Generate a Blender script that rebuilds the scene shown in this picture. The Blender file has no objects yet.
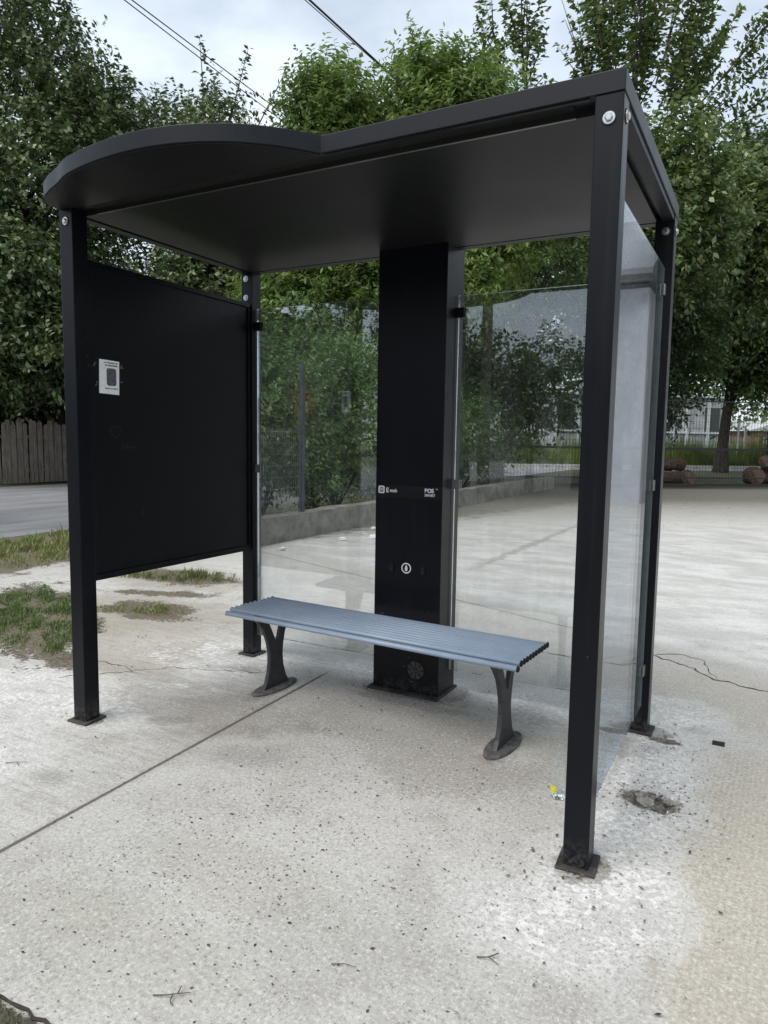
import bpy, bmesh, math, random
import numpy as np
from mathutils import Vector, Matrix, Euler
R = math.radians
sc = bpy.context.scene
col = sc.collection

# ---------------------------------------------------------------- camera
F, PITCH, ROLL, YAW = 708.8, 0.10139, 0.01565, -0.49472
CAM = Vector((2.83519, -2.17577, 1.35568))
cd = bpy.data.cameras.new('camera'); cam = bpy.data.objects.new('camera', cd); col.objects.link(cam)
fw = Vector((math.sin(YAW)*math.cos(PITCH), math.cos(YAW)*math.cos(PITCH), -math.sin(PITCH)))
rt = Vector((math.cos(YAW), -math.sin(YAW), 0)); up = rt.cross(fw)
c_, s_ = math.cos(ROLL), math.sin(ROLL)
rt2 = c_*rt + s_*up; up2 = -s_*rt + c_*up
m = Matrix((rt2, up2, -fw)).transposed().to_4x4(); m.translation = CAM
cam.matrix_world = m
cd.sensor_fit = 'VERTICAL'; cd.sensor_height = 24.0; cd.lens = F/1024*24.0
cd.clip_start = 0.05; cd.clip_end = 3000
sc.camera = cam
sc.render.resolution_x = 768; sc.render.resolution_y = 1024

# ---------------------------------------------------------------- light
EL, AZ = R(58), R(200)          # the bright part of the cloud cover (azimuth from +y clockwise)
w = bpy.data.worlds.new('World'); sc.world = w; w.use_nodes = True
nt = w.node_tree; nt.nodes.clear()
def N(nt, t, **k):
    n = nt.nodes.new(t)
    for a, b in k.items(): setattr(n, a, b)
    return n
out = N(nt, 'ShaderNodeOutputWorld'); bg = N(nt, 'ShaderNodeBackground')
sky = N(nt, 'ShaderNodeTexSky', sky_type='NISHITA', sun_disc=False, sun_elevation=EL, sun_rotation=AZ)
tc = N(nt, 'ShaderNodeTexCoord'); mp = N(nt, 'ShaderNodeMapping'); mp.inputs['Scale'].default_value = (1.6, 1.6, 3.2)
mp.inputs['Location'].default_value = (0.35, 0.1, 0.2)
nz = N(nt, 'ShaderNodeTexNoise'); nz.inputs['Scale'].default_value = 1.7; nz.inputs['Detail'].default_value = 7; nz.inputs['Roughness'].default_value = .52
nz2 = N(nt, 'ShaderNodeTexNoise'); nz2.inputs['Scale'].default_value = 3.1; nz2.inputs['Detail'].default_value = 6
cr = N(nt, 'ShaderNodeValToRGB'); cr.color_ramp.elements[0].position = .30; cr.color_ramp.elements[1].position = .60
cr.color_ramp.elements[0].color = (.55, .55, .55, 1)
cc = N(nt, 'ShaderNodeValToRGB'); cc.color_ramp.elements[0].position = .34; cc.color_ramp.elements[1].position = .66
cc.color_ramp.elements[0].color = (4.6, 5.3, 6.0, 1); cc.color_ramp.elements[1].color = (7.0, 7.6, 8.3, 1)
mx = N(nt, 'ShaderNodeMixRGB')
L = nt.links.new
L(tc.outputs['Generated'], mp.inputs[0]); L(mp.outputs[0], nz.inputs[0]); L(mp.outputs[0], nz2.inputs[0])
L(nz.outputs[0], cr.inputs[0]); L(nz2.outputs[0], cc.inputs[0])
L(cr.outputs[0], mx.inputs[0]); L(sky.outputs[0], mx.inputs[1]); L(cc.outputs[0], mx.inputs[2])
L(mx.outputs[0], bg.inputs[0]); bg.inputs[1].default_value = 0.077; L(bg.outputs[0], out.inputs[0])

sd = bpy.data.lights.new('sun', 'SUN'); sd.energy = 1.6; sd.angle = R(45); sd.color = (1, .97, .93)
so = bpy.data.objects.new('sun', sd); col.objects.link(so)
dv = Vector((math.sin(AZ)*math.cos(EL), math.cos(AZ)*math.cos(EL), math.sin(EL)))
so.rotation_euler = dv.to_track_quat('Z', 'Y').to_euler()
sc.view_settings.view_transform = 'Standard'; sc.view_settings.look = 'None'
sc.view_settings.exposure = 1.03; sc.view_settings.gamma = 1; sc.view_settings.use_curve_mapping = False

# ---------------------------------------------------------------- helpers
def tag(o, label=None, cat=None, group=None, kind=None):
    if label: o['label'] = label
    if cat: o['category'] = cat
    if group: o['group'] = group
    if kind: o['kind'] = kind
    return o
def empty(name, loc=(0, 0, 0), rz=0):
    o = bpy.data.objects.new(name, None); col.objects.link(o); o.location = loc; o.rotation_euler = (0, 0, rz)
    o.empty_display_size = .1
    return o
def link(name, me, mat, parent=None, smooth=False):
    o = bpy.data.objects.new(name, me); col.objects.link(o)
    if mat: me.materials.append(mat)
    if parent: o.parent = parent
    if smooth: me.polygons.foreach_set('use_smooth', [True]*len(me.polygons))
    return o
def build(name, bm, mat, parent=None, smooth=False, bevel=0):
    me = bpy.data.meshes.new(name)
    bmesh.ops.recalc_face_normals(bm, faces=bm.faces)
    bm.to_mesh(me); bm.free()
    o = link(name, me, mat, parent, smooth)
    if bevel:
        b = o.modifiers.new('b', 'BEVEL'); b.width = bevel; b.segments = 2; b.limit_method = 'ANGLE'; b.angle_limit = R(40)
    return o
def box(bm, x0, x1, y0, y1, z0, z1, M=None):
    vs = [bm.verts.new(p) for p in [(x0,y0,z0),(x1,y0,z0),(x1,y1,z0),(x0,y1,z0),(x0,y0,z1),(x1,y0,z1),(x1,y1,z1),(x0,y1,z1)]]
    for f in [(0,3,2,1),(4,5,6,7),(0,1,5,4),(1,2,6,5),(2,3,7,6),(3,0,4,7)]: bm.faces.new([vs[i] for i in f])
    if M: bmesh.ops.transform(bm, matrix=M, verts=vs)
    return vs
def prism(bm, pts, z0, z1, M=None):
    a = [bm.verts.new((x, y, z0)) for x, y in pts]; b = [bm.verts.new((x, y, z1)) for x, y in pts]
    bm.faces.new(a[::-1]); bm.faces.new(b); n = len(pts)
    for i in range(n): bm.faces.new([a[i], a[(i+1) % n], b[(i+1) % n], b[i]])
    if M: bmesh.ops.transform(bm, matrix=M, verts=a+b)
    return a+b
def tube(bm, pts, rad, seg=8, caps=True):
    pts = [Vector(p) for p in pts]; n = len(pts)
    if not hasattr(rad, '__len__'): rad = [rad]*n
    rings = []
    for i, p in enumerate(pts):
        d = (pts[min(i+1, n-1)]-pts[max(i-1, 0)]).normalized()
        a = d.orthogonal().normalized() if i == 0 else (a-d*a.dot(d)).normalized()
        b = d.cross(a)
        rings.append([bm.verts.new(p+(a*math.cos(t*2*math.pi/seg)+b*math.sin(t*2*math.pi/seg))*rad[i]) for t in range(seg)])
    for i in range(n-1):
        for t in range(seg):
            bm.faces.new([rings[i][t], rings[i][(t+1) % seg], rings[i+1][(t+1) % seg], rings[i+1][t]])
    if caps: bm.faces.new(rings[0][::-1]); bm.faces.new(rings[-1])
def lathe(bm, prof, seg=20, M=None):
    rings = []; allv = []
    for r, z in prof:
        rg = [bm.verts.new((r*math.cos(t*2*math.pi/seg), r*math.sin(t*2*math.pi/seg), z)) for t in range(seg)]
        rings.append(rg); allv += rg
    for i in range(len(rings)-1):
        for t in range(seg): bm.faces.new([rings[i][t], rings[i][(t+1) % seg], rings[i+1][(t+1) % seg], rings[i+1][t]])
    bm.faces.new(rings[0][::-1]); bm.faces.new(rings[-1])
    if M: bmesh.ops.transform(bm, matrix=M, verts=allv)

# ---------------------------------------------------------------- material helpers
class G:
    """tiny node graph helper"""
    def __init__(s, name):
        s.m = bpy.data.materials.new(name); s.m.use_nodes = True; s.nt = s.m.node_tree; s.nt.nodes.clear()
        s.out = s.n('ShaderNodeOutputMaterial')
        s.co = s.n('ShaderNodeTexCoord').outputs['Object']
    def n(s, t, **k): return N(s.nt, t, **k)
    def put(s, sock, v):
        if hasattr(v, 'links') or hasattr(v, 'is_linked'): s.nt.links.new(v, sock)
        else:
            if isinstance(v, tuple) and len(v) == 3 and sock.type == 'RGBA': v = v+(1,)
            sock.default_value = v
    def math(s, op, a, b=0.0, c=None, clamp=False):
        n = s.n('ShaderNodeMath', operation=op, use_clamp=clamp); s.put(n.inputs[0], a); s.put(n.inputs[1], b)
        if c is not None: s.put(n.inputs[2], c)
        return n.outputs[0]
    def add(s, a, b): return s.math('ADD', a, b)
    def mul(s, a, b): return s.math('MULTIPLY', a, b)
    def sub(s, a, b): return s.math('SUBTRACT', a, b)
    def noise(s, scale, detail=4, rough=.5, vec=None, dist=0):
        n = s.n('ShaderNodeTexNoise'); s.put(n.inputs['Vector'], vec or s.co)
        n.inputs['Scale'].default_value = scale; n.inputs['Detail'].default_value = detail
        n.inputs['Roughness'].default_value = rough; n.inputs['Distortion'].default_value = dist
        return n.outputs[0]
    def voro(s, scale, vec=None, rand=1):
        n = s.n('ShaderNodeTexVoronoi'); s.put(n.inputs['Vector'], vec or s.co); n.inputs['Scale'].default_value = scale
        n.inputs['Randomness'].default_value = rand
        return n.outputs['Distance'], n.outputs['Color']
    def step(s, v, a, b):
        n = s.n('ShaderNodeMapRange', interpolation_type='SMOOTHSTEP'); s.put(n.inputs[0], v)
        n.inputs[1].default_value = a; n.inputs[2].default_value = b
        return n.outputs[0]
    def mix(s, f, a, b, mode='MIX'):
        n = s.n('ShaderNodeMixRGB', blend_type=mode); s.put(n.inputs[0], f); s.put(n.inputs[1], a); s.put(n.inputs[2], b)
        return n.outputs[0]
    def xyz(s):
        n = s.n('ShaderNodeSeparateXYZ'); s.put(n.inputs[0], s.co); return n.outputs
    def mapping(s, scale=(1, 1, 1), rot=(0, 0, 0), loc=(0, 0, 0)):
        n = s.n('ShaderNodeMapping'); s.put(n.inputs[0], s.co); n.inputs['Scale'].default_value = scale
        n.inputs['Rotation'].default_value = rot; n.inputs['Location'].default_value = loc; return n.outputs[0]
    def bsdf(s, base, rough=.6, metal=0, bump=None, bstr=.3, bdist=.01, spec=.5):
        p = s.n('ShaderNodeBsdfPrincipled'); s.put(p.inputs['Base Color'], base); s.put(p.inputs['Roughness'], rough)
        s.put(p.inputs['Metallic'], metal); p.inputs['Specular IOR Level'].default_value = spec
        if bump is not None:
            b = s.n('ShaderNodeBump'); b.inputs['Strength'].default_value = bstr; b.inputs['Distance'].default_value = bdist
            s.put(b.inputs['Height'], bump); s.put(p.inputs['Normal'], b.outputs[0])
        return p.outputs[0]
    def done(s, sh): s.nt.links.new(sh, s.out.inputs[0]); return s.m

def simple(name, base, rough=.6, metal=0, var=.15, scale=8, bump=0, spec=.5):
    g = G(name); n = g.noise(scale, 5, .6)
    dk = tuple(c*(1-var) for c in base); lt = tuple(min(1, c*(1+var)) for c in base)
    c = g.mix(g.step(n, .3, .7), dk, lt)
    return g.done(g.bsdf(c, rough, metal, n if bump else None, bump or .3, .004, spec))

def black_metal(name, base, rough=.42, dusty=True):
    g = G(name); x, y, z = g.xyz()
    n = g.noise(3, 6, .6, g.mapping((1, 1, .35))); fine = g.noise(120, 3, .6)
    c = g.mix(g.step(n, .35, .7), base, tuple(v*1.25 for v in base))
    if dusty:
        low = g.mul(g.step(z, .13, .0), g.step(g.add(g.noise(40, 5, .7), g.mul(n, .3)), .58, .75))
        c = g.mix(g.mul(low, .35), c, (.12, .11, .10))
        d, vc = g.voro(26); chip = g.mul(g.step(d, .09, .05), g.step(g.noise(5, 2), .60, .66))
        c = g.mix(g.mul(chip, .5), c, (.2, .19, .18))
    stk = g.noise(30, 4, .6, g.mapping((1, 1, .04)))
    c = g.mix(g.mul(g.step(stk, .56, .75), .018 if dusty else .004), c, (.2, .2, .2))
    r = g.add(g.add(rough, g.mul(g.sub(n, .5), .35 if dusty else .15)), g.mul(g.sub(stk, .5), .2 if dusty else .04))
    return g.done(g.bsdf(c, r, 0, fine, .06, .001, .24))
M_POST = black_metal('black_powder_coat', (.0024, .0032, .0055), .36)
M_ROOF = black_metal('black_roof_paint', (.0065, .0080, .0115), .44, False)
M_SOFF = black_metal('matt_soffit_paint', (.0125, .0128, .0132), .42, False)
M_PANEL = black_metal('black_panel', (.0026, .0032, .0048), .40, False)
M_COL = black_metal('black_column', (.0030, .0038, .0066), .32)
M_GLOSS = simple('gloss_black', (.004, .004, .006), .15, 0, .1)
M_DARK = simple('slot_black', (.003, .003, .003), .8)
M_STEEL = simple('stainless', (.55, .55, .55), .28, 1, .1, 40)
M_BRACK = simple('grey_bracket', (.33, .34, .33), .35, .8, .1, 40)
M_WHITE = simple('white_print', (.72, .72, .74), .6, 0, .08, 60)
M_PAPER = simple('white_paper', (.86, .87, .89), .8, 0, .06, 60)
M_INK = simple('grey_ink', (.10, .10, .115), .7, 0, .4, 90)
M_TAPE = simple('grey_tape_remains', (.10, .10, .10), .6, 0, .4, 60)
M_SCR = simple('scratched_paint', (.022, .023, .026), .7, 0, .3, 60)
M_IRON = simple('cast_iron', (.030, .031, .032), .5, 0, .3, 25, .3)
M_WIRE = simple('dark_cable', (.012, .012, .013), .6)
M_FWIRE = simple('fence_wire', (.03, .033, .034), .6)

def plate_mat():
    g = G('rusty_plate'); n = g.noise(38, 6, .7); m2 = g.noise(9, 4)
    c = g.mix(g.step(n, .50, .68), (.018, .018, .019), (.085, .045, .03))
    c = g.mix(g.step(m2, .42, .6), c, (.05, .048, .045))
    return g.done(g.bsdf(c, .8, 0, n, .5, .004))
M_PLATE = plate_mat()
M_FOOT = simple('dusty_foot', (.075, .072, .068), .75, 0, .5, 30, .4)
def bench_mat():
    g = G('blue_grey_paint'); n = g.noise(6, 6, .6); d, vc = g.voro(70)
    c = g.mix(g.step(n, .3, .7), (.245, .305, .395), (.29, .355, .445))
    c = g.mix(g.mul(g.step(d, .12, .06), g.step(g.noise(12, 3), .6, .7)), c, (.05, .05, .05))
    c = g.mix(g.mul(g.step(g.noise(30, 6, .7), .55, .8), .25), c, (.35, .34, .31))
    return g.done(g.bsdf(c, .36, 0, g.noise(200, 2), .04, .001))
M_BENCH = bench_mat()
def glass_mat(name, dust_haze, refl, tint=(.965, .975, .970)):
    g = G(name)
    tr = g.n('ShaderNodeBsdfTransparent'); tr.inputs[0].default_value = tint+(1,)
    gl = g.n('ShaderNodeBsdfGlossy'); gl.inputs['Roughness'].default_value = 0.0; gl.inputs[0].default_value = (.93, .96, 1, 1)
    fr = g.n('ShaderNodeFresnel'); fr.inputs[0].default_value = 1.52
    df = g.n('ShaderNodeBsdfDiffuse'); df.inputs[0].default_value = (.50, .51, .50, 1)
    m1 = g.n('ShaderNodeMixShader'); g.put(m1.inputs[0], g.math('MULTIPLY', fr.outputs[0], refl, clamp=True))
    g.put(m1.inputs[1], tr.outputs[0]); g.put(m1.inputs[2], gl.outputs[0])
    str_ = g.noise(7, 6, .65, g.mapping((2.2, 2.2, .5)))
    sp = g.step(g.noise(230, 2, .6), .66, .74)
    f = g.add(g.mul(g.step(str_, .3, .8), dust_haze), g.mul(sp, dust_haze*.6))
    m2 = g.n('ShaderNodeMixShader'); g.put(m2.inputs[0], f); g.put(m2.inputs[1], m1.outputs[0]); g.put(m2.inputs[2], df.outputs[0])
    return g.done(m2.outputs[0])
M_GLASS = glass_mat('shelter_glass', .075, 2.4)
M_GLASS2 = glass_mat('side_glass', .07, .80)  # dust film, raised to paint in whitish haze mirrored off the wall
M_BOTTLE = glass_mat('bottle_glass', .03, .5, (.965, .985, .975))
M_EDGE = simple('glass_edge', (.20, .25, .24), .2, 0, .1, 30)

# ---------------------------------------------------------------- ground
def ground_mat():
    g = G('weathered_concrete'); x, y, z = g.xyz()
    big = g.noise(.9, 5, .6); mid = g.noise(4.5, 6, .65); fine = g.noise(38, 5, .7); grit = g.noise(190, 3, .7)
    def ell(cx, cy, rx, ry, soft=.5, nz=.55, rot=0.0):
        cr, sr = math.cos(rot), math.sin(rot)
        dx = g.sub(x, cx); dy = g.sub(y, cy)
        a = g.mul(g.add(g.mul(dx, cr), g.mul(dy, sr)), 1/rx); b = g.mul(g.sub(g.mul(dy, cr), g.mul(dx, sr)), 1/ry)
        d = g.math('SQRT', g.add(g.mul(a, a), g.mul(b, b)))
        d = g.add(d, g.add(g.mul(g.sub(mid, .5), nz*3.6), g.mul(g.sub(fine, .5), nz*2.4)))
        return g.step(d, 1+soft*.5, 1-soft*.5)
    def mx(*a):
        r = a[0]
        for b in a[1:]: r = g.math('MAXIMUM', r, b)
        return r
    c = g.mix(g.step(big, .35, .65), (.36, .345, .315), (.45, .435, .405))
    c = g.mix(g.mul(g.step(mid, .48, .72), .5), c, (.29, .272, .24))
    # the big yard behind: paler, streaked
    yard = g.step(g.add(y, g.mul(x, .45)), 3.75, 4.1)
    streak = g.noise(2.2, 6, .65, g.mapping((.55, 1.1, 1), (0, 0, R(-28))))
    cy_ = g.mix(g.step(streak, .36, .66), (.40, .392, .37), (.56, .55, .53))
    cy_ = g.mix(g.mul(g.step(mid, .5, .68), .4), cy_, (.30, .285, .25))
    c = g.mix(yard, c, cy_)
    # tan, broomed strip at the right
    tan = g.mul(g.step(g.add(x, g.mul(g.sub(mid, .5), .25)), 2.62, 2.74), g.step(y, 1.35, 1.1))
    wv = g.n('ShaderNodeTexWave', bands_direction='X'); g.put(wv.inputs[0], g.mapping((1, 1, 1), (0, 0, R(2)))); wv.inputs['Scale'].default_value = 17
    wv.inputs['Distortion'].default_value = 1.2; wv.inputs['Detail'].default_value = 3
    ct = g.mix(g.mul(wv.outputs[1], .42), (.40, .365, .305), (.34, .305, .25))
    c = g.mix(tan, c, ct)
    tanb = g.mul(g.step(x, 2.0, 2.5), g.mul(g.step(y, 1.45, 1.6), g.step(y, 2.6, 2.2)))
    c = g.mix(g.mul(tanb, .7), c, (.37, .335, .275))
    # broomed ridges left of the joint, under the bench
    wv2 = g.n('ShaderNodeTexWave', bands_direction='X'); g.put(wv2.inputs[0], g.mapping((1, 1, 1), (0, 0, R(28)))); wv2.inputs['Scale'].default_value = 11
    wv2.inputs['Distortion'].default_value = 2.5; wv2.inputs['Detail'].default_value = 3
    rid = g.mul(g.mul(ell(.3, .6, .55, .55, .8), wv2.outputs[1]), .35)
    c = g.mix(rid, c, (.24, .22, .19))
    # pale cement residue
    wh = mx(ell(2.46, .75, .24, .75), ell(2.47, -.05, .26, .42), ell(2.45, 1.6, .30, .25), ell(-.15, 1.1, .85, .38, rot=R(5)), ell(.1, .55, .3, .12, rot=R(20)),
            ell(1.0, 1.35, .55, .2), ell(1.9, 1.3, .35, .3), ell(2.35, -.3, .3, .22, .9, .7), ell(-.4, .15, .8, .35), ell(-.35, -.5, .7, .4))
    wh2 = g.mul(wh, g.step(g.add(g.mul(fine, .8), g.add(g.mul(mid, .55), g.mul(grit, .15))), .72, .86))
    c = g.mix(g.mul(wh, .55), c, (.52, .51, .485)); c = g.mix(g.mul(wh2, .85), c, (.70, .69, .67))
    # scraped streaks across the old slab at the left
    scr = g.noise(9, 6, .7, g.mapping((.5, 3.2, 1), (0, 0, R(28))))
    left_ = g.mul(g.step(x, .70, .66), g.step(y, 4.2, 3.6))
    c = g.mix(g.mul(g.mul(g.step(scr, .52, .66), left_), .45), c, (.22, .20, .17)); c = g.mix(g.mul(g.mul(g.step(scr, .47, .36), left_), .4), c, (.60, .585, .555))
    # dirt gathered at the feet
    feet = mx(ell(2.40, .02, .085, .10, .5, .5), ell(2.40, 1.29, .12, .07, .5, .5), ell(.04, .04, .08, .08, .5, .5), ell(.04, 1.28, .09, .08, .5, .5), ell(1.19, 1.11, .26, .045, .5, .4), ell(1.44, 1.25, .06, .12, .5, .4), ell(1.87, .77, .07, .19, .5, .4), ell(.54, .85, .07, .19, .5, .4))
    c = g.mix(g.mul(feet, .6), c, (.13, .115, .09))
    # damp brown stains
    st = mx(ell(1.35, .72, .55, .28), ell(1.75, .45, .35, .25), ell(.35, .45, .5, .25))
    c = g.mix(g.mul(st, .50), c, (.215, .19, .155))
    dk = mx(ell(.42, .26, .13, .05, 1.2, .9, rot=R(30)), ell(.40, -.42, .09, .05, 1.2, 1.), ell(.95, .12, .2, .09, 1.4, 1., rot=R(20)), ell(.2, 1.0, .14, .05, 1.2, .9), ell(1.3, 1.02, .35, .05), ell(2.33, 1.05, .14, .10), ell(.75, .3, .35, .07, 1.4, 1., rot=R(35)))
    c = g.mix(g.mul(dk, .45), c, (.14, .13, .115))
    green = mx(ell(1.45, -.55, .35, .15), ell(1.35, -.95, .4, .18))
    c = g.mix(g.mul(green, .25), c, (.25, .25, .16))
    # embedded aggregate
    smooth = g.mul(g.step(g.add(x, g.mul(y, .03)), .66, .72), g.step(y, 2.2, 1.6))     # terrazzo-like slab right of the joint
    amt = g.mul(g.add(.3, g.mul(smooth, .6)), g.add(.25, g.mul(g.step(g.noise(2.6, 4, .6), .38, .62), .75)))
    warp = g.n('ShaderNodeTexNoise'); g.put(warp.inputs[0], g.co); warp.inputs['Scale'].default_value = 60
    vadd = g.n('ShaderNodeVectorMath', operation='MULTIPLY_ADD'); g.put(vadd.inputs[0], warp.outputs[1]); vadd.inputs[1].default_value = (.008, .008, 0); g.put(vadd.inputs[2], g.co)
    def wmap(sx, sy, rz):
        n = g.n('ShaderNodeMapping'); g.put(n.inputs[0], vadd.outputs[0]); n.inputs['Scale'].default_value = (sx, sy, 0); n.inputs['Rotation'].default_value = (0, 0, rz); return n.outputs[0]
    for sc_, rad, sel, colr, vec in [(48, .20, .80, (.06, .055, .05), wmap(1, .6, .5)), (80, .26, .80, (.07, .065, .06), wmap(1, .8, -.4)), (120, .30, .60, (.17, .16, .145), wmap(1.0, .7, .6)),
                                     (45, .22, .90, (.24, .22, .20), wmap(1, 1, .2)), (70, .22, .86, (.60, .59, .56), wmap(1, 1, 1.1)), (150, .33, .55, (.56, .54, .51), wmap(1, 1, .3))]:
        d, vc = g.voro(sc_, vec); sp = g.n('ShaderNodeSeparateColor'); g.put(sp.inputs[0], vc)
        mk = g.mul(g.step(d, rad*1.25, rad*.75), g.step(sp.outputs[0], sel, sel+.02))
        c = g.mix(g.mul(g.mul(mk, amt), g.add(.35, g.mul(sp.outputs[1], .5))), c, colr)
    rough_ = g.noise(75, 6, .75, wmap(1, 1, 0)); rough2 = g.noise(22, 6, .75)
    c = g.mix(g.mul(g.step(rough_, .51, .63), .5), c, (.19, .175, .15)); c = g.mix(g.mul(g.step(rough_, .47, .36), .55), c, (.66, .65, .625))
    c = g.mix(g.mul(g.step(rough2, .52, .66), .36), c, (.24, .22, .19)); c = g.mix(g.mul(g.step(rough2, .45, .32), .25), c, (.60, .59, .57))
    c = g.mix(g.mul(g.step(grit, .5, .75), .35), c, (.22, .21, .19))
    c = g.mix(g.mul(g.step(grit, .45, .25), .35), c, (.60, .59, .57))
    # joints
    jd = g.math('ABSOLUTE', g.add(g.sub(x, .685), g.add(g.mul(y, .03), g.mul(g.sub(fine, .5), .012))))
    jt = g.mul(g.step(jd, .0105, .006), g.step(y, 1.3, 1.1)); halo = g.mul(g.step(jd, .04, .0), g.step(y, 1.2, .9))
    c = g.mix(g.mul(halo, .25), c, (.2, .18, .15)); c = g.mix(g.mul(jt, .85), c, (.075, .068, .06))
    j2 = g.math('ABSOLUTE', g.sub(g.sub(x, .13), g.mul(g.sub(mid, .5), .35)))
    j2m = g.mul(g.mul(g.step(j2, .075, .03), g.step(y, 4.4, 5.5)), g.step(y, 11, 9))
    c = g.mix(g.mul(j2m, .5), c, (.2, .19, .165))
    j3 = g.math('ABSOLUTE', g.add(g.sub(y, 3.6), g.add(g.mul(x, .38), g.mul(g.sub(mid, .5), .06))))
    c = g.mix(g.mul(g.mul(g.step(j3, .02, .008), g.step(x, 2.3, 1.9)), .65), c, (.13, .12, .11))
    j4 = g.math('ABSOLUTE', g.add(g.sub(y, 7.4), g.add(g.mul(x, -.42), g.mul(g.sub(mid, .5), .08))))
    c = g.mix(g.mul(g.mul(g.step(j4, .035, .012), g.step(x, -2.5, -2.0)), .45), c, (.17, .16, .14))
    # soil
    soil = mx(ell(-2.0, 1.2, 1.15, .42, .2, rot=R(-32)), ell(-1.35, 1.75, .42, .26, .3), ell(-2.1, 2.85, .6, .28, .3), ell(-.95, .62, .34, .12, .5, .6, rot=R(-20)), ell(-1.7, 2.25, .5, .10, .6, .8, rot=R(20)), g.step(g.add(x, g.mul(g.sub(mid, .5), 1.2)), -3.5, -3.75))
    soil = g.math('MAXIMUM', soil, g.mul(g.step(g.add(y, g.mul(g.sub(fine, .5), .06)), -1.205, -1.225), g.step(x, 1.62, 1.5)))
    halo = mx(ell(-1.2, 1.2, .9, .5), ell(-1.4, 1.7, .9, .5), ell(-2.1, 2.8, .9, .45), ell(-.6, .75, .5, .2))
    c = g.mix(g.mul(halo, .45), c, (.23, .19, .135))
    cs = g.mix(g.step(fine, .35, .65), (.06, .048, .034), (.155, .128, .09)); cs = g.mix(g.mul(g.step(y, -1.0, -1.2), .7), cs, (.03, .026, .018))
    c = g.mix(g.mul(soil, .95), c, cs)
    # leaf litter along the kerb wall and far dirt
    lit = g.math('MAXIMUM', g.mul(g.step(g.add(x, g.add(g.mul(g.sub(mid, .5), 2.2), g.mul(y, -.23))), -3.6, -4.5), g.step(y, 4.5, 6)),
                 g.step(g.add(y, g.add(g.mul(x, -.79), g.mul(g.sub(mid, .5), 3))), 12.5, 16.5))
    cl = g.mix(g.step(g.add(fine, g.mul(g.sub(mid, .5), .6)), .38, .62), (.030, .026, .016), (.13, .115, .08))
    c = g.mix(g.mul(lit, .8), c, cl)
    far = g.step(g.add(y, g.mul(x, -.79)), 21.2, 21.6)
    moss = g.step(g.add(y, g.add(g.mul(x, -.79), g.mul(g.sub(streak, .5), 9))), 8.5, 13.5)
    c = g.mix(g.mul(moss, .55), c, (.17, .165, .125))
    c = g.mix(far, c, g.mix(g.step(mid, .4, .6), (.055, .05, .035), (.05, .06, .025)))
    # pit: shading of the hollow painted into the ground colour
    pit = g.math('MAXIMUM', ell(2.51, .60, .10, .06, .5, .3), ell(2.50, 1.20, .07, .03, .4, .4))
    c = g.mix(g.mul(pit, .9), c, g.mix(g.step(fine, .4, .6), (.045, .036, .028), (.16, .135, .11)))
    hgt = g.add(g.mul(rough_, .5), g.add(g.mul(grit, .35), g.mul(mid, .4)))
    hgt = g.sub(hgt, g.add(g.mul(jt, 1.4), g.mul(tan, g.mul(wv.outputs[1], -.35))))
    return g.done(g.bsdf(c, .88, 0, hgt, .55, .006, .25))

def axis(segs):
    v = []
    for a, b, s in segs: v += list(np.arange(a, b-1e-6, s))
    v.append(segs[-1][1]); return np.array(v)
gx = axis([(-900, -100, 200), (-100, -20, 20), (-20, -4, 2), (-4, 2.2, .2), (2.2, 2.85, .012), (2.85, 5, .3), (5, 20, 3), (20, 100, 20), (100, 900, 200)])
gy = axis([(-900, -100, 200), (-100, -20, 20), (-20, -4, 2), (-4, .3, .2), (.3, .85, .012), (.85, 5, .3), (5, 20, 3), (20, 100, 20), (100, 900, 200)])
X, Y = np.meshgrid(gx, gy, indexing='ij')
d = np.sqrt(((X-2.53)/.085)**2+((Y-.585)/.06)**2+.25*np.sin(X*70)+.2*np.sin(Y*90+X*40))
Z = -.050*np.clip(1.25-d, 0, 1)*(1+.5*np.sin(X*160)*np.sin(Y*140))
nx, ny = X.shape
V = np.stack([X.ravel(), Y.ravel(), Z.ravel()], 1)
idx = np.arange(nx*ny).reshape(nx, ny)
Fq = np.stack([idx[:-1, :-1].ravel(), idx[1:, :-1].ravel(), idx[1:, 1:].ravel(), idx[:-1, 1:].ravel()], 1)
def np_mesh(name, V, Fq):
    me = bpy.data.meshes.new(name); k = Fq.shape[1]
    me.vertices.add(len(V)); me.vertices.foreach_set('co', V.astype(np.float32).ravel())
    me.loops.add(Fq.size); me.loops.foreach_set('vertex_index', Fq.astype(np.int32).ravel())
    me.polygons.add(len(Fq)); me.polygons.foreach_set('loop_start', np.arange(0, Fq.size, k, dtype=np.int32))
    me.update(calc_edges=True); return me
gr = link('ground', np_mesh('ground', V, Fq), ground_mat(), smooth=True); tag(gr, kind='structure')

def road_mat():
    g = G('old_asphalt'); n = g.noise(1.2, 6, .65, g.mapping((1.5, .35, 1))); f = g.noise(60, 4, .7)
    c = g.mix(g.step(n, .35, .65), (.155, .155, .16), (.225, .225, .23)); c = g.mix(g.mul(g.step(f, .5, .7), .4), c, (.12, .12, .12))
    d, vc = g.voro(.8); c = g.mix(g.mul(g.step(g.noise(2.2, 6, .7), .62, .68), .4), c, (.08, .08, .08))
    return g.done(g.bsdf(c, .85, 0, f, .4, .01, .3))
bm = bmesh.new(); box(bm, -14.3, -5.9, -60, 90, -.05, .004)
tag(build('road', bm, road_mat()), kind='structure')

M_KERB = simple('old_concrete_wall', (.24, .225, .195), .9, 0, .35, 5, .6, .2)
M_KERBW = simple('painted_kerb', (.55, .55, .52), .9, 0, .2, 5, .3, .2)

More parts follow.
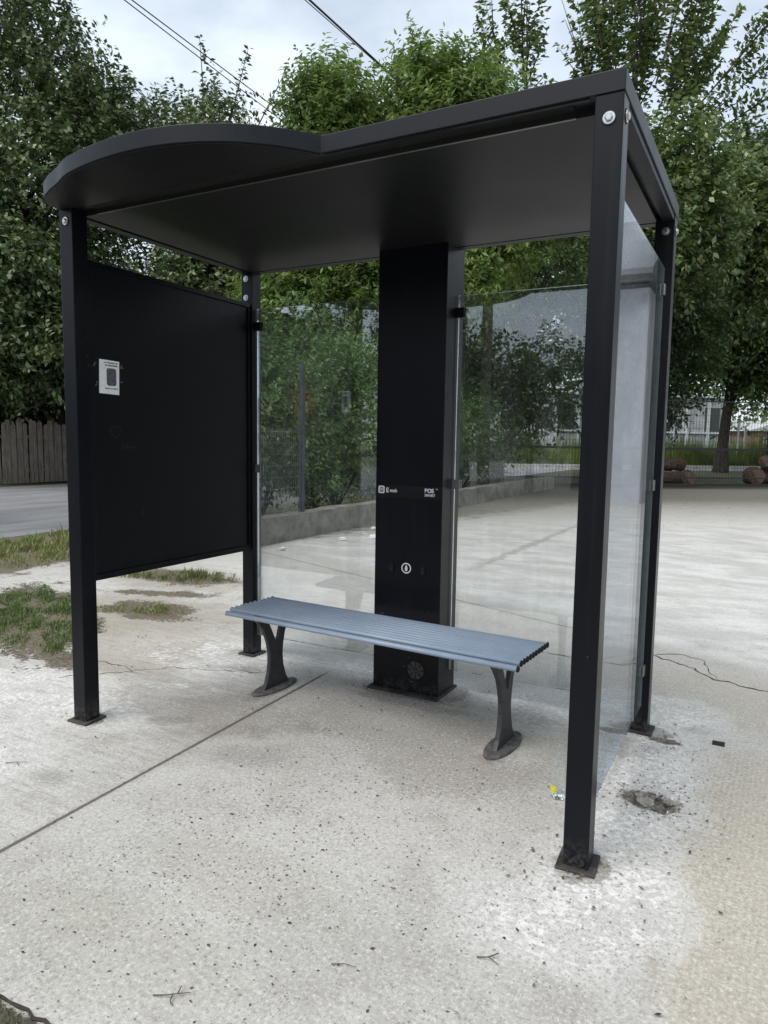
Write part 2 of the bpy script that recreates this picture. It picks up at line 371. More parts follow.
def ribbon(name, pts, wd, mat, z=.002, seed=1, rough=.02):
    rnd = random.Random(seed); P = []
    pts = [Vector((p[0], p[1], 0)) for p in pts]
    for a, b in zip(pts[:-1], pts[1:]):
        n = max(2, int((b-a).length/.035))
        for i in range(n): P.append(a.lerp(b, i/n)+Vector((rnd.uniform(-rough, rough), rnd.uniform(-rough, rough), 0)))
    P.append(pts[-1]); bm = bmesh.new(); pr = None
    for i, p in enumerate(P):
        d = (P[min(i+1, len(P)-1)]-P[max(i-1, 0)]).normalized(); n = Vector((-d.y, d.x, 0))
        wv = wd*rnd.uniform(.3, 1.3)*min(1, (len(P)-1-i)/6+.15)
        q = (bm.verts.new(p+n*wv+Vector((0, 0, z))), bm.verts.new(p-n*wv+Vector((0, 0, z))))
        if pr: bm.faces.new([pr[0], pr[1], q[1], q[0]])
        pr = q
    o = build(name, bm, mat); tag(o, kind='structure'); return o
M_CRACK = simple('crack_dirt', (.045, .04, .035), .95, 0, .3, 30)
ribbon('ground_crack', [(1.55, 2.28), (1.94, 2.25), (2.22, 2.62), (2.28, 2.55), (2.49, 2.44), (2.63, 2.27), (2.91, 2.19), (3.3, 2.0)], .007, M_CRACK, seed=3, rough=.014)
ribbon('ground_crack', [(2.28, 2.62), (2.42, 2.70), (2.55, 2.62), (2.60, 2.40), (2.66, 2.26)], .004, M_CRACK, seed=4, rough=.012)
ribbon('ground_crack', [(-.6, .35), (-.2, .8), (.15, .95), (.5, 1.1)], .0025, M_CRACK, seed=6, rough=.02)
ribbon('ground_crack', [(-.9, .6), (-.5, .7), (-.2, .62)], .003, M_CRACK, seed=7, rough=.02)

# ---------------------------------------------------------------- bus shelter
W, D, p, H, T = 2.4134, 1.32, .0812, 2.35, .062
sh = empty('bus_shelter', (0, 0, 0))
tag(sh, 'black metal bus shelter with curved canopy edge and clear glass walls on the concrete', 'bus shelter')
# roof outline (real plan shape: rectangle with a bulging lobe at the front left)
lobe = [(1.39, -.003), (1.335, -.075), (1.27, -.145), (1.18, -.215), (1.08, -.265), (.97, -.300), (.84, -.320), (.69, -.320), (.54, -.302), (.39, -.268),
        (.275, -.219), (.155, -.172), (.063, -.122), (.008, -.064), (-.002, -.005), (-.003, .05), (-.003, .10)]
# smooth the lobe
def catmull(P, k=5):
    o = []
    for i in range(len(P)-1):
        p0, p1, p2, p3 = [Vector(P[max(0, min(len(P)-1, j))]) for j in (i-1, i, i+1, i+2)]
        for s in range(k):
            t = s/k; o.append(tuple(.5*((2*p1)+(p2-p0)*t+(2*p0-5*p1+4*p2-p3)*t*t+(-p0+3*p1-3*p2+p3)*t**3)))
    o.append(tuple(P[-1])); return o
outl = [(W+.003, -.003)] + catmull(lobe) + [(-.003, D+.003), (W+.003, D+.003)]
outl = outl[::-1]
bm = bmesh.new(); prism(bm, outl, H+.001, H+T)
roof = build('roof', bm, M_ROOF, sh, bevel=.0025)
# soffit: three inset sheets; narrow gaps between them read as seams
bm = bmesh.new()
box(bm, .075, W-.075, .0745, D-.078, H-.020, H+.002)
build('soffit_panel', bm, M_SOFF, roof)
bm = bmesh.new(); fr = [q for q in catmull(lobe)]
cx, cy = .7, -.05
ins = [(cx+(a-cx)*.985, cy+(b-cy)*.975) for a, b in fr]
ins = [q for q in ins if q[1] < .0]
prism(bm, [(W-.10, .018), (W-.10, .006), (1.41, .006)] + ins + [(.09, .006), (.09, .018)], H-.003, H+.002)
build('front_soffit', bm, M_SOFF, roof)
bm = bmesh.new(); box(bm, .16, 2.26, .022, .070, H-.0015, H+.002); build('light_slot', bm, M_DARK, roof)
bm = bmesh.new(); box(bm, .16, 2.26, .0700, .0738, H-.0195, H+.002); build('slot_wall', bm, M_DARK, roof)
bm = bmesh.new(); box(bm, .16, 2.26, .0695, .0742, H-.0225, H-.0200); build('slot_trim', bm, M_BRACK, roof)
bm = bmesh.new(); box(bm, .05, W-.05, D-.058, D-.004, H-.018, H+.002); build('rail', bm, M_ROOF, roof, bevel=.002)
bm = bmesh.new(); box(bm, .004, .052, p+.002, D-p-.002, H-.022, H+.002); build('rail', bm, M_ROOF, roof, bevel=.002)
bm = bmesh.new(); box(bm, W-.052, W-.004, p+.002, D-p-.002, H-.022, H+.002); build('rail', bm, M_ROOF, roof, bevel=.002)
def bolt(parent, loc, axis):
    bm = bmesh.new()
    M = Matrix.Translation(loc) @ Vector(axis).to_track_quat('Z', 'Y').to_matrix().to_4x4()
    lathe(bm, [(.0175, 0), (.0175, .003), (.011, .0031)], 20, M)
    lathe(bm, [(.0115, .003), (.0115, .008), (.009, .0105)], 6, M)
    b = build('bolt', bm, M_STEEL, parent, smooth=False)
    bm = bmesh.new(); lathe(bm, [(.021, -.0005), (.021, .0018), (.0176, .0019)], 20, M); build('washer', bm, M_DARK, b)
bolts = {(0, 0): [((.04, 0, 2.295), (0, -1, 0))], (1, 0): [((W-.04, 0, 2.283), (0, -1, 0)), ((W, .04, 2.295), (1, 0, 0))],
         (0, 1): [((.035, D-p, 2.295), (0, -1, 0)), ((.035, D-p, 2.185), (0, -1, 0))], (1, 1): [((W-.035, D-p, 2.285), (0, -1, 0)), ((W, D-.04, 2.29), (1, 0, 0))]}
for ix in (0, 1):
    for iy in (0, 1):
        x0, y0 = (0, W-p)[ix], (0, D-p)[iy]
        bm = bmesh.new(); box(bm, x0, x0+p, y0, y0+p, .008, H)
        po = build('post', bm, M_POST, sh, bevel=.003)
        bm = bmesh.new()
        rnd = random.Random(ix*2+iy)
        box(bm, -.062, .062, -.062, .062, 0, .010, Matrix.Translation((x0+p/2, y0+p/2, .001)) @ Matrix.Rotation(R(rnd.uniform(-3, 3)), 4, 'Z') @ Matrix.Rotation(R(1.2), 4, 'X'))
        build('base_plate', bm, M_PLATE, po, bevel=.002)
        for l, a in bolts[(ix, iy)]: bolt(po, Vector(l), a)
# left panel
bm = bmesh.new(); box(bm, .045, .060, p+.004, D-p-.004, .70, 2.125)
pn = build('side_panel', bm, M_PANEL, sh)
bm = bmesh.new()
box(bm, .036, .072, p+.001, D-p-.001, .670, .700); box(bm, .036, .072, p+.001, D-p-.001, 2.125, 2.148)
box(bm, .036, .070, p+.001, p+.020, .700, 2.125); box(bm, .036, .070, D-p-.020, D-p-.001, .700, 2.125)
build('panel_frame', bm, M_POST, pn, bevel=.002)
bm = bmesh.new()   # faint scratched heart and scribble
def yz_line(bm, pts, wd, x=.0606):
    for a, b in zip(pts[:-1], pts[1:]):
        a = Vector((x, *a)); b = Vector((x, *b)); d = (b-a).normalized(); n = Vector((0, -d.z, d.y))*wd
        bm.faces.new([bm.verts.new(q) for q in (a+n, a-n, b-n, b+n)])
ht = [(.23+.028*math.sin(t)**3*1.1, 1.375+.0022*(13*math.cos(t)-5*math.cos(2*t)-2*math.cos(3*t)-math.cos(4*t))) for t in np.linspace(0, 2*math.pi, 24)]
yz_line(bm, ht, .0016); build('heart_scratch', bm, M_SCR, pn); bm = bmesh.new()
yz_line(bm, [(.26, 1.29), (.275, 1.31), (.29, 1.29), (.30, 1.315), (.31, 1.295), (.33, 1.30), (.36, 1.305)], .0016)
build('scribble', bm, M_SCR, pn); bm = bmesh.new(); yz_line(bm, [(.38, .95), (.40, .975), (.39, .99)], .002)
build('scratch', bm, M_SCR, pn)
# column
c0, cw, cy0, cdp = .99402, .38873, 1.14115, .21666
bm = bmesh.new(); box(bm, c0, c0+cw, cy0, cy0+cdp, .012, H-.006)
cl = build('info_column', bm, M_COL, sh, bevel=.003)
bm = bmesh.new(); box(bm, c0-.02, c0+cw+.012, cy0-.035, cy0+cdp+.02, .001, .013); build('base_plate', bm, M_PLATE, cl, bevel=.002)
bm = bmesh.new(); box(bm, c0+.002, c0+cw-.002, cy0-.0015, cy0+.002, 1.050, 1.118); bd = build('display_band', bm, M_GLOSS, cl)
def text(parent, name, s, x, z, size, y, mat, bold=0, sx=1, extr=.0004):
    cu = bpy.data.curves.new(name, 'FONT'); cu.body = s; cu.size = size; cu.extrude = extr; cu.offset = bold; cu.align_x = 'LEFT'
    t = bpy.data.objects.new(name, cu); col.objects.link(t)
    dg = bpy.context.evaluated_depsgraph_get(); me = bpy.data.meshes.new_from_object(t.evaluated_get(dg))
    bpy.data.objects.remove(t); me.materials.clear()
    me.transform(Matrix.Translation((x, y, z)) @ Matrix.Rotation(R(90), 4, 'X') @ Matrix.Scale(sx, 4, (1, 0, 0)))
    return link(name, me, mat, parent)
def rrect(cx, cy, w_, h_, r, k=5):
    o = []
    for qx, qy, a0 in ((1, 1, 0), (-1, 1, 90), (-1, -1, 180), (1, -1, 270)):
        for i in range(k+1):
            a = R(a0+90*i/k); o.append((cx+qx*(w_/2-r)+r*math.cos(a), cy+qy*(h_/2-r)+r*math.sin(a)))
    return o
XZ = Matrix(((1, 0, 0, 0), (0, 0, -1, cy0), (0, 1, 0, 0), (0, 0, 0, 1)))
bm = bmesh.new(); prism(bm, rrect(1.030, 1.093, .037, .040, .008), .0016, .0022, XZ); lg = build('logo', bm, M_WHITE, bd)
bm = bmesh.new(); prism(bm, rrect(1.030, 1.093, .022, .026, .006), .0024, .0028, XZ); build('logo_shape', bm, M_INK, lg)
bm = bmesh.new(); prism(bm, rrect(1.030, 1.099, .013, .004, .0015), .0030, .0034, XZ); prism(bm, rrect(1.030, 1.091, .013, .004, .0015), .0030, .0034, XZ); build('logo_bars', bm, M_WHITE, lg)
text(bd, 'lettering', 'E', 1.057, 1.080, .034, cy0-.002, M_WHITE, .0008, 1.0)
text(bd, 'lettering', 'mob', 1.080, 1.082, .026, cy0-.002, M_WHITE, .0006, .92)
text(bd, 'lettering', 'BOS', 1.283, 1.088, .029, cy0-.002, M_WHITE, .0012, .98)
text(bd, 'lettering', 'SMART', 1.284, 1.068, .019, cy0-.002, M_WHITE, .0004, 1.0)
text(bd, 'lettering', 'TM', 1.345, 1.104, .009, cy0-.002, M_WHITE, .0, 1.0)
def ring(bm, cx, cz, r0, r1, y0, y1, k=28):
    M = XZ
    a = [(cx+r1*math.cos(t), cz+r1*math.sin(t)) for t in np.linspace(0, 2*math.pi, k+1)[:-1]]
    b = [(cx+r0*math.cos(t), cz+r0*math.sin(t)) for t in np.linspace(0, 2*math.pi, k+1)[:-1]]
    va = []
    for z in (y0, y1): va.append([[bm.verts.new((q[0], q[1], z)) for q in P] for P in (a, b)])
    for i in range(k):
        j = (i+1) % k
        bm.faces.new([va[1][0][i], va[1][0][j], va[1][1][j], va[1][1][i]])
        bm.faces.new([va[0][0][i], va[0][0][j], va[1][0][j], va[1][0][i]])
        bm.faces.new([va[0][1][i], va[0][1][j], va[1][1][j], va[1][1][i]])
    bmesh.ops.transform(bm, matrix=M, verts=[v for s in va for q in s for v in q])
bm = bmesh.new(); ring(bm, 1.185, .682, .0225, .0285, .0004, .0014); ic = build('round_symbol', bm, M_WHITE, cl)
bm = bmesh.new(); prism(bm, [(1.185+.0075*math.sin(t)*(1-.35*math.cos(t)), .682+.0165*math.cos(t)) for t in np.linspace(0, 2*math.pi, 17)[:-1]], .0004, .0014, XZ)
build('symbol_shape', bm, M_WHITE, ic)
for hx in (1.093, 1.278):      # two gloss charging sockets
    bm = bmesh.new(); prism(bm, rrect(hx, .678, .040, .058, .012), .0, .004, XZ); s = build('socket', bm, M_COL, cl, bevel=.001)
    bm = bmesh.new(); prism(bm, rrect(hx+.004, .676, .022, .040, .009), .0042, .0052, XZ); build('socket_opening', bm, M_DARK, s)
M_FAN = simple('dusty_fan', (.062, .060, .055), .85, 0, .35, 60)
bm = bmesh.new(); fx, fz = 1.252, .138
for k in range(8):
    a0, a1 = R(k*45+4), R(k*45+41)
    prism(bm, [(fx+r*math.cos(a), fz+r*math.sin(a)) for r, a in ((.014, a0), (.047, a0), (.049, (a0+a1)/2), (.047, a1), (.014, a1))], .0004, .0022, XZ)
fan = build('fan', bm, M_FAN, cl)
bm = bmesh.new(); ring(bm, fx, fz, .004, .010, .0004, .003, 14); build('fan_hub', bm, M_FAN, fan)
bm = bmesh.new(); ring(bm, fx, fz, .052, .056, .0004, .0024, 32); build('fan_rim', bm, M_COL, fan)
for q in [(1.175, .148, .02), (1.30, .11, .008), (1.03, .42, .03), (1.22, .07, .02), (1.2, .20, .025)]:
    bm = bmesh.new(); prism(bm, [(q[0], q[1]), (q[0]+q[2], q[1]-.002), (q[0]+q[2]*.6, q[1]+.003)], .0004, .0010, XZ); build('scuff', bm, M_TAPE, cl)
# glass
def glass(x0, x1, y0, y1, z0, z1, mat, clamps, side=False):
    bm = bmesh.new(); box(bm, x0, x1, y0, y1, z0, z1); g = build('glass_panel', bm, mat, sh)
    bm = bmesh.new(); e = .0022
    if side: box(bm, x0-.0005, x1+.0005, y1+.0004, y1+.0004+e, z0, z1); box(bm, x0-.0005, x1+.0005, y0, y1, z1+.0004, z1+.0004+e*.5)
    else: box(bm, x0, x1, y0-.0005, y1+.0005, z1+.0004, z1+.0004+e*.4); box(bm, x0-e-.0004, x0-.0004, y0-.0005, y1+.0005, z0, z1)
    build('polished_edge', bm, M_EDGE, g)
    for cx_, cy_, cz_, m_ in clamps:
        bm = bmesh.new()
        if side: box(bm, cx_-.014, cx_-.0075, cy_-.024, cy_+.026, cz_-.024, cz_+.024); box(bm, cx_+.0075, cx_+.014, cy_-.024, cy_+.026, cz_-.024, cz_+.024)
        else: box(bm, cx_-.026, cx_+.026, cy_-.014, cy_-.0075, cz_-.024, cz_+.024); box(bm, cx_-.026, cx_+.026, cy_+.0075, cy_+.014, cz_-.024, cz_+.024)
        build('clamp', bm, m_, g, bevel=.002)
yb = D-.045
glass(p+.012, c0-.010, yb-.004, yb+.004, .13, 2.12, M_GLASS, [(p+.018, yb, 2.02, M_POST), (p+.018, yb, 1.17, M_BRACK), (c0-.016, yb, 2.02, M_POST), (c0-.016, yb, 1.14, M_BRACK), (p+.018, yb, .32, M_BRACK)])
glass(c0+cw+.010, W-p-.012, yb-.004, yb+.004, .13, 2.095, M_GLASS, [(c0+cw+.018, yb, 2.01, M_POST), (c0+cw+.018, yb, 1.13, M_BRACK), (c0+cw+.018, yb, .32, M_BRACK), (W-p-.018, yb, 2.01, M_POST), (W-p-.018, yb, 1.13, M_BRACK)])
xg = W-.036
glass(xg-.004, xg+.004, p+.010, D-p-.012, .135, 2.125, M_GLASS2, [(xg, D-p-.018, z_, M_BRACK) for z_ in (2.03, 1.17, .31)] + [(xg, p+.018, z_, M_BRACK) for z_ in (2.03, 1.17, .31)], True)

# flyer taped on the side panel
fl = empty('paper_flyer', (.0615, .2, 1.63)); tag(fl, 'small white paper flyer taped on the black side panel', 'flyer')
bm = bmesh.new(); box(bm, 0, .0006, -.058, .058, -.078, .080, Matrix.Rotation(R(-1.5), 4, 'X')); build('sheet', bm, M_PAPER, fl)
bm = bmesh.new()
YZ = Matrix(((0, 0, 1, .0011), (1, 0, 0, 0), (0, 1, 0, 0), (0, 0, 0, 1)))
prism(bm, rrect(.012, .002, .056, .082, .012), 0, .0003, YZ)
build('printed_photo', bm, M_INK, fl)
rnd = random.Random(5)
for zz, y0_, y1_, h_ in ((.068, -.030, .048, .006), (.056, -.024, .044, .007), (-.052, -.026, .048, .006)):
    y_ = y0_; bm = bmesh.new()
    while y_ < y1_:
        l_ = rnd.uniform(.003, .0065)
        prism(bm, [(y_, zz-h_/2), (y_+l_, zz-h_/2), (y_+l_, zz+h_/2*rnd.uniform(.3, 1)), (y_, zz+h_/2)], 0, .0003, YZ); y_ += l_+rnd.choice([.0012, .0012, .0045])
    build('printed_line', bm, M_INK, fl)
for a, b, c in ((-.085, .06, .02), (-.088, .045, .03), (-.075, -.03, .02), (-.080, -.045, .025), (.065, .05, .03), (.066, -.02, .025), (.07, .055, .015)):
    bm = bmesh.new(); M_ = YZ @ Matrix.Translation((a, b, -.0008)) @ Matrix.Rotation(rnd.uniform(-.6, 1.2), 4, 'Z')
    prism(bm, [(-.002, 0), (.005, -.003), (c*.8, .002), (.004, .006)], 0, .0004, M_); build('tape', bm, M_TAPE, fl)

# ---------------------------------------------------------------- bench
bn = empty('bench', (1.180, .815, 0), R(-3.4)); tag(bn, 'blue grey ribbed metal bench on two black forked legs inside the shelter', 'bench')
hl, zt = .812, .452
bm = bmesh.new(); nsl = 11; dep = .40
prof = []
top = []; bot = []
for k in range(nsl):
    y_ = -dep/2 + dep*(k+.5)/nsl
    zc = zt-.012 - (.014 if k == 0 else 0) - (.003 if k == 10 else 0)
    r_ = dep/nsl/2*.86
    pts = [(-hl, y_, zc), (hl, y_, zc)]
    vs0 = []
    for xx in (-hl, hl):
        vs0.append([bm.verts.new((xx, y_+r_*math.cos(t), zc+.0125*math.sin(t))) for t in np.linspace(0, 2*math.pi, 15)[:-1]])
    for i in range(14): bm.faces.new([vs0[0][i], vs0[0][(i+1) % 14], vs0[1][(i+1) % 14], vs0[1][i]])
    bm.faces.new(vs0[0]); bm.faces.new(vs0[1][::-1])
seat = build('seat', bm, M_BENCH, bn, smooth=False)
for pl in seat.data.polygons: pl.use_smooth = len(pl.vertices) == 4
for sx in (-1, 1):
    bm = bmesh.new()
    for k in range(nsl):
        y_ = -dep/2 + dep*(k+.5)/nsl; zc = zt-.012-(.014 if k == 0 else 0)
        M = Matrix.Translation((sx*(hl+.0005), y_, zc)) @ Matrix.Rotation(R(90*sx), 4, 'Y')
        lathe(bm, [(.0136, 0), (.0136, .005), (.010, .0075)], 12, M)
    build('end_caps', bm, M_DARK if sx > 0 else M_BENCH, bn)
for xx in (-.64, .69):
    bm = bmesh.new(); box(bm, xx-.02, xx+.02, -.17, .175, zt-.036, zt-.0245); build('crossbar', bm, M_IRON, bn)
legp = [(-.100, .012), (-.076, .05), (-.058, .10), (-.050, .16), (-.052, .21), (-.066, .27), (-.092, .33), (-.135, .385), (-.165, .412), (-.165, .4155), (-.085, .4155), (-.050, .36), (-.022, .305), (-.006, .272),
        (.008, .262), (.020, .275), (.032, .32), (.060, .40), (.066, .4155), (.110, .4155), (.094, .36), (.072, .30), (.058, .24), (.053, .18), (.060, .12), (.080, .06), (.110, .012)]
for xx in (-.64, .69):
    bm = bmesh.new(); M = Matrix(((0, 0, 1, xx), (1, 0, 0, 0), (0, 1, 0, 0), (0, 0, 0, 1)))
    prism(bm, legp, -.011, .011, M)
    lg = build('leg', bm, M_IRON, bn, bevel=.004)
    bm = bmesh.new(); M = Matrix.Translation((xx, 0, 0)) @ Matrix.Scale(.36, 4, (1, 0, 0))
    lathe(bm, [(.172, .001), (.170, .008), (.160, .013)], 32, M); build('foot_plate', bm, M_FOOT, lg)

# ---------------------------------------------------------------- bottle behind the front post
bt = empty('glass_bottle', (2.205, .44, 0)); tag(bt, 'clear glass bottle with a small yellow label standing behind the front right post', 'bottle')
bm = bmesh.new(); lathe(bm, [(.024, .001), (.030, .004), (.031, .02), (.031, .115), (.027, .14), (.015, .165), (.0125, .20), (.014, .204), (.014, .212)], 24); build('body', bm, M_BOTTLE, bt, smooth=True)
bm = bmesh.new(); prism(bm, [(.0318*math.cos(t), .0318*math.sin(t)) for t in np.linspace(R(215), R(265), 9)] + [(.0312*math.cos(t), .0312*math.sin(t)) for t in np.linspace(R(265), R(215), 9)], .026, .054)
build('label', bm, simple('yellow_label', (.62, .56, .04), .5, 0, .2, 60), bt)

# ---------------------------------------------------------------- small ground objects
def rock(name, loc, s, mat, seed, label, cat, group=None):
    rnd = random.Random(seed); bm = bmesh.new(); bmesh.ops.create_icosphere(bm, subdivisions=2, radius=1)
    ph = [rnd.uniform(0, 6) for _ in range(6)]
    for v in bm.verts:
        k = 1+.22*math.sin(v.co.x*3+ph[0])+.2*math.sin(v.co.y*4+ph[1])+.16*math.sin(v.co.z*5+ph[2])
        v.co = Vector((v.co.x*s[0], v.co.y*s[1], v.co.z*s[2]))*k
    o = build(name, bm, mat); o.location = loc; o.rotation_euler = (0, 0, rnd.uniform(0, 3)); tag(o, label, cat, group); return o
M_RUB = simple('broken_concrete', (.24, .225, .20), .95, 0, .3, 40, .6, .2)
rock('concrete_chunk', (2.505, .575, -.012), (.045, .026, .018), M_RUB, 1, 'largest broken concrete chunk lying in the pit beside the right posts', 'rubble', 'chunks in the pit')
rock('concrete_chunk', (2.475, .61, -.004), (.018, .014, .012), M_RUB, 2, 'small pale concrete chunk at the left rim of the pit', 'rubble', 'chunks in the pit')
rock('concrete_chunk', (2.585, .62, -.004), (.026, .014, .010), M_RUB, 3, 'flat concrete chunk at the far right rim of the pit', 'rubble', 'chunks in the pit')
M_TRASH = simple('white_litter', (.72, .72, .70), .7, 0, .1, 60)
for i, (lx, ly, s_, lb) in enumerate([(-2.15, 5.9, .06, 'white scrap of litter lying nearest the long concrete kerb wall'), (-1.9, 6.3, .07, 'larger white scrap of litter on the yard behind the left glass'), (-2.35, 7.1, .07, 'pale crumpled litter in the leaf dirt by the kerb wall, farthest scrap'), (-2.3, 4.75, .045, 'tiny white scrap of litter at the near end of the kerb wall')]):
    rock('litter', (lx, ly, .02), (s_, s_*.6, s_*.4), M_TRASH, 20+i, lb, 'litter', 'litter scraps in the yard')
# square hole, its dark inside drawn as a flat black plate
bm = bmesh.new(); box(bm, -.026, .026, -.024, .024, .0005, .004); 
o = build('hole_dark_plate', bm, M_DARK); o.location = (2.715, 1.295, 0); tag(o, 'small black plate drawn as the dark inside of a square hole right of the rear post', 'hole')

def np_quads(name, C, A, B, mat, parent=None, bend=None):
    """quads: centre C, half-length vector A, half-width vector B"""
    n = len(C); bz = np.zeros((n, 3)) if bend is None else bend
    V = np.stack([C-A, C-.15*A+B+bz, C+A, C-.15*A-B+bz], 1).reshape(-1, 3)
    Fq = np.arange(4*n).reshape(n, 4)
    return link(name, np_mesh(name, V, Fq), mat, parent)
def leaf_mat(name, cols, trans=.3, rough=.5, spec=.4):
    g = G(name); geo = g.n('ShaderNodeNewGeometry'); r = geo.outputs['Random Per Island']
    cr = g.n('ShaderNodeValToRGB'); g.put(cr.inputs[0], r); e = cr.color_ramp.elements
    for i, c in enumerate(cols):
        q = i/(len(cols)-1)
        if i == 0: e[0].position = 0; e[0].color = c+(1,)
        elif i == len(cols)-1: e[-1].position = 1; e[-1].color = c+(1,)
        else: k = e.new(q); k.color = c+(1,)
    clump = g.noise(.55, 3, .5)
    c = g.mix(1, cr.outputs[0], g.mix(g.step(clump, .35, .65), (.75, .78, .7), (1.2, 1.18, 1.1)), 'MULTIPLY')
    p_ = g.bsdf(c, rough, spec=spec)
    t = g.n('ShaderNodeBsdfTranslucent'); g.put(t.inputs[0], c)
    m = g.n('ShaderNodeMixShader'); m.inputs[0].default_value = trans; g.put(m.inputs[1], p_); g.put(m.inputs[2], t.outputs[0])
    return g.done(m.outputs[0])

# dark seed husks and bits scattered on the slab
rs = np.random.RandomState(4)
n = 9500
P = np.stack([rs.uniform(-.8, 2.7, n), rs.uniform(-1.2, 1.3, n)], 1)
dens = np.exp(-((P[:, 0]-1.45)/.62)**2-((P[:, 1]+.35)/.7)**2)+.06
P = P[rs.rand(n) < dens]; n = len(P)
th = rs.normal(.5, .8, n); ln = np.minimum(.0012+.0011*rs.gamma(2.0, 1.0, n), .0085); wd_ = ln*rs.uniform(.25, .6, n)
A = np.stack([np.cos(th)*ln, np.sin(th)*ln, rs.uniform(-.0005, .0005, n)], 1); B = np.stack([-np.sin(th)*wd_, np.cos(th)*wd_, 0*th], 1)
C = np.concatenate([P, np.full((n, 1), .0022)], 1)
o = np_quads('seed_husks', C, A, B, leaf_mat('dark_husk', [(.01, .009, .008), (.03, .026, .022), (.09, .075, .06)], .05, .7), bend=np.tile([0, 0, .0012], (n, 1)))
tag(o, 'dark seed husks and leaf crumbs scattered over the slab in front of the bench', 'debris', kind='stuff')
# dry leaf bits round the plates, litter strip, yard
pts = []
for cx_, cy_, sx_, sy_, k in [(2.40, .03, .07, .06, 60), (2.41, 1.30, .10, .07, 40), (1.45, 1.2, .12, .1, 50), (1.1, 1.09, .25, .03, 60), (.05, .02, .07, .07, 14), (-1.3, 1.4, .6, .4, 160), (-2.3, 7.5, .22, 1.6, 700), (-.5, 15, 2.5, 2.5, 600), (.6, .8, .4, .3, 30), (2.5, .55, .12, .1, 40), (.5, 3, 1.8, 1.6, 60), (2.5, -.1, .25, .4, 60)]:
    pts.append(np.stack([rs.normal(cx_, sx_, k), rs.normal(cy_, sy_, k)], 1))
P = np.concatenate(pts); n = len(P); th = rs.uniform(0, 6.28, n); ln = rs.uniform(.003, .012, n)*(1+.18*np.clip(P[:, 1]-2, 0, 14)); wd_ = ln*rs.uniform(.15, .6, n)
A = np.stack([np.cos(th)*ln, np.sin(th)*ln, rs.uniform(-.15, .15, n)*ln], 1); B = np.stack([-np.sin(th)*wd_, np.cos(th)*wd_, rs.uniform(-.2, .2, n)*wd_], 1)
o = np_quads('dry_leaf_litter', np.concatenate([P, (.003+.4*ln)[:, None]], 1), A, B, leaf_mat('dry_litter', [(.03, .02, .012), (.10, .06, .035), (.17, .13, .09), (.05, .045, .035)], .1, .8))
tag(o, 'brown dry leaf crumbs gathered round the posts and along the kerb', 'leaf litter', kind='stuff')
n = 420; rs2 = np.random.RandomState(9)
gc = np.concatenate([np.stack([rs2.normal(2.53, .10, 200), rs2.normal(.60, .08, 200)], 1), np.stack([rs2.normal(2.45, .08, 90), rs2.normal(1.2, .07, 90)], 1), np.stack([rs2.uniform(2.3, 2.7, 130), rs2.uniform(-.2, 1.2, 130)], 1)])
sz = rs2.uniform(.0018, .0065, n)*(rs2.rand(n)**1.5+.45); tet = np.array([[1, 0, -.4], [-.5, .87, -.4], [-.5, -.87, -.4], [0, 0, .8]])
V = gc[:, None, :]; V = np.concatenate([V, np.full((n, 1, 1), .002)], 2)+tet[None]*sz[:, None, None]*rs2.uniform(.7, 1.3, (n, 4, 1))
Fq = (np.arange(n)*4)[:, None, None]+np.array([[0, 1, 3], [1, 2, 3], [2, 0, 3], [0, 2, 1]])[None]
o = link('concrete_grit', np_mesh('concrete_grit', V.reshape(-1, 3), Fq.reshape(-1, 3)), M_RUB); tag(o, 'fine broken concrete grit around the pit and the right posts', 'grit', kind='stuff')
# twigs
def twig(loc, pts, r, label):
    bm = bmesh.new()
    for P_ in pts: tube(bm, [Vector(q)+Vector((0, 0, .004)) for q in P_], [r, r*.8, r*.5][:len(P_)] if len(P_) <= 3 else r, 5)
    o = build('twig', bm, simple('dry_twig', (.09, .075, .06), .9)); o.location = loc; tag(o, label, 'twig'); return o
twig((1.63, -1.03, 0), [[(-.03, .0, 0), (.0, .012, .004), (.045, .05, .002)], [(.012, .024, .004), (.022, .004, .003), (.035, .0, 0)], [(.02, .032, .003), (.014, .05, .006)]], .0018, 'dry forked twig on the slab near the bottom left corner')
twig((2.27, -.52, 0), [[(-.03, .0, 0), (.0, .008, .006), (.03, .0, .002)], [(0, .008, .006), (.02, .03, .01)]], .002, 'short dry twig on the slab below the front right post')
twig((1.95, -.72, 0), [[(-.03, -.01, 0), (.0, .004, .003), (.035, .012, .001)]], .0013, 'thin straight dry stalk on the slab in the foreground')
twig((.18, -.42, 0), [[(-.04, -.02, 0), (.0, .004, .003), (.035, .03, .001)], [(0, .004, .003), (.03, -.01, .001)]], .0016, 'dry curled twig on the slab left of the long joint')
# edging at the lower left corner
bm = bmesh.new(); rnd = random.Random(8); pp = [(x_, -1.212+rnd.uniform(-.006, .006)-.02*max(0, x_-1.42)**1, .002+rnd.uniform(0, .005)) for x_ in np.arange(.9, 1.62, .03)]
tube(bm, pp, [.003+.004*rnd.random() for _ in pp], 6); o = build('edging', bm, simple('dark_edging', (.035, .028, .022), .95, 0, .4, 50, .5)); tag(o, 'rough dark edging strip between the slab and the corner grass', 'edging')

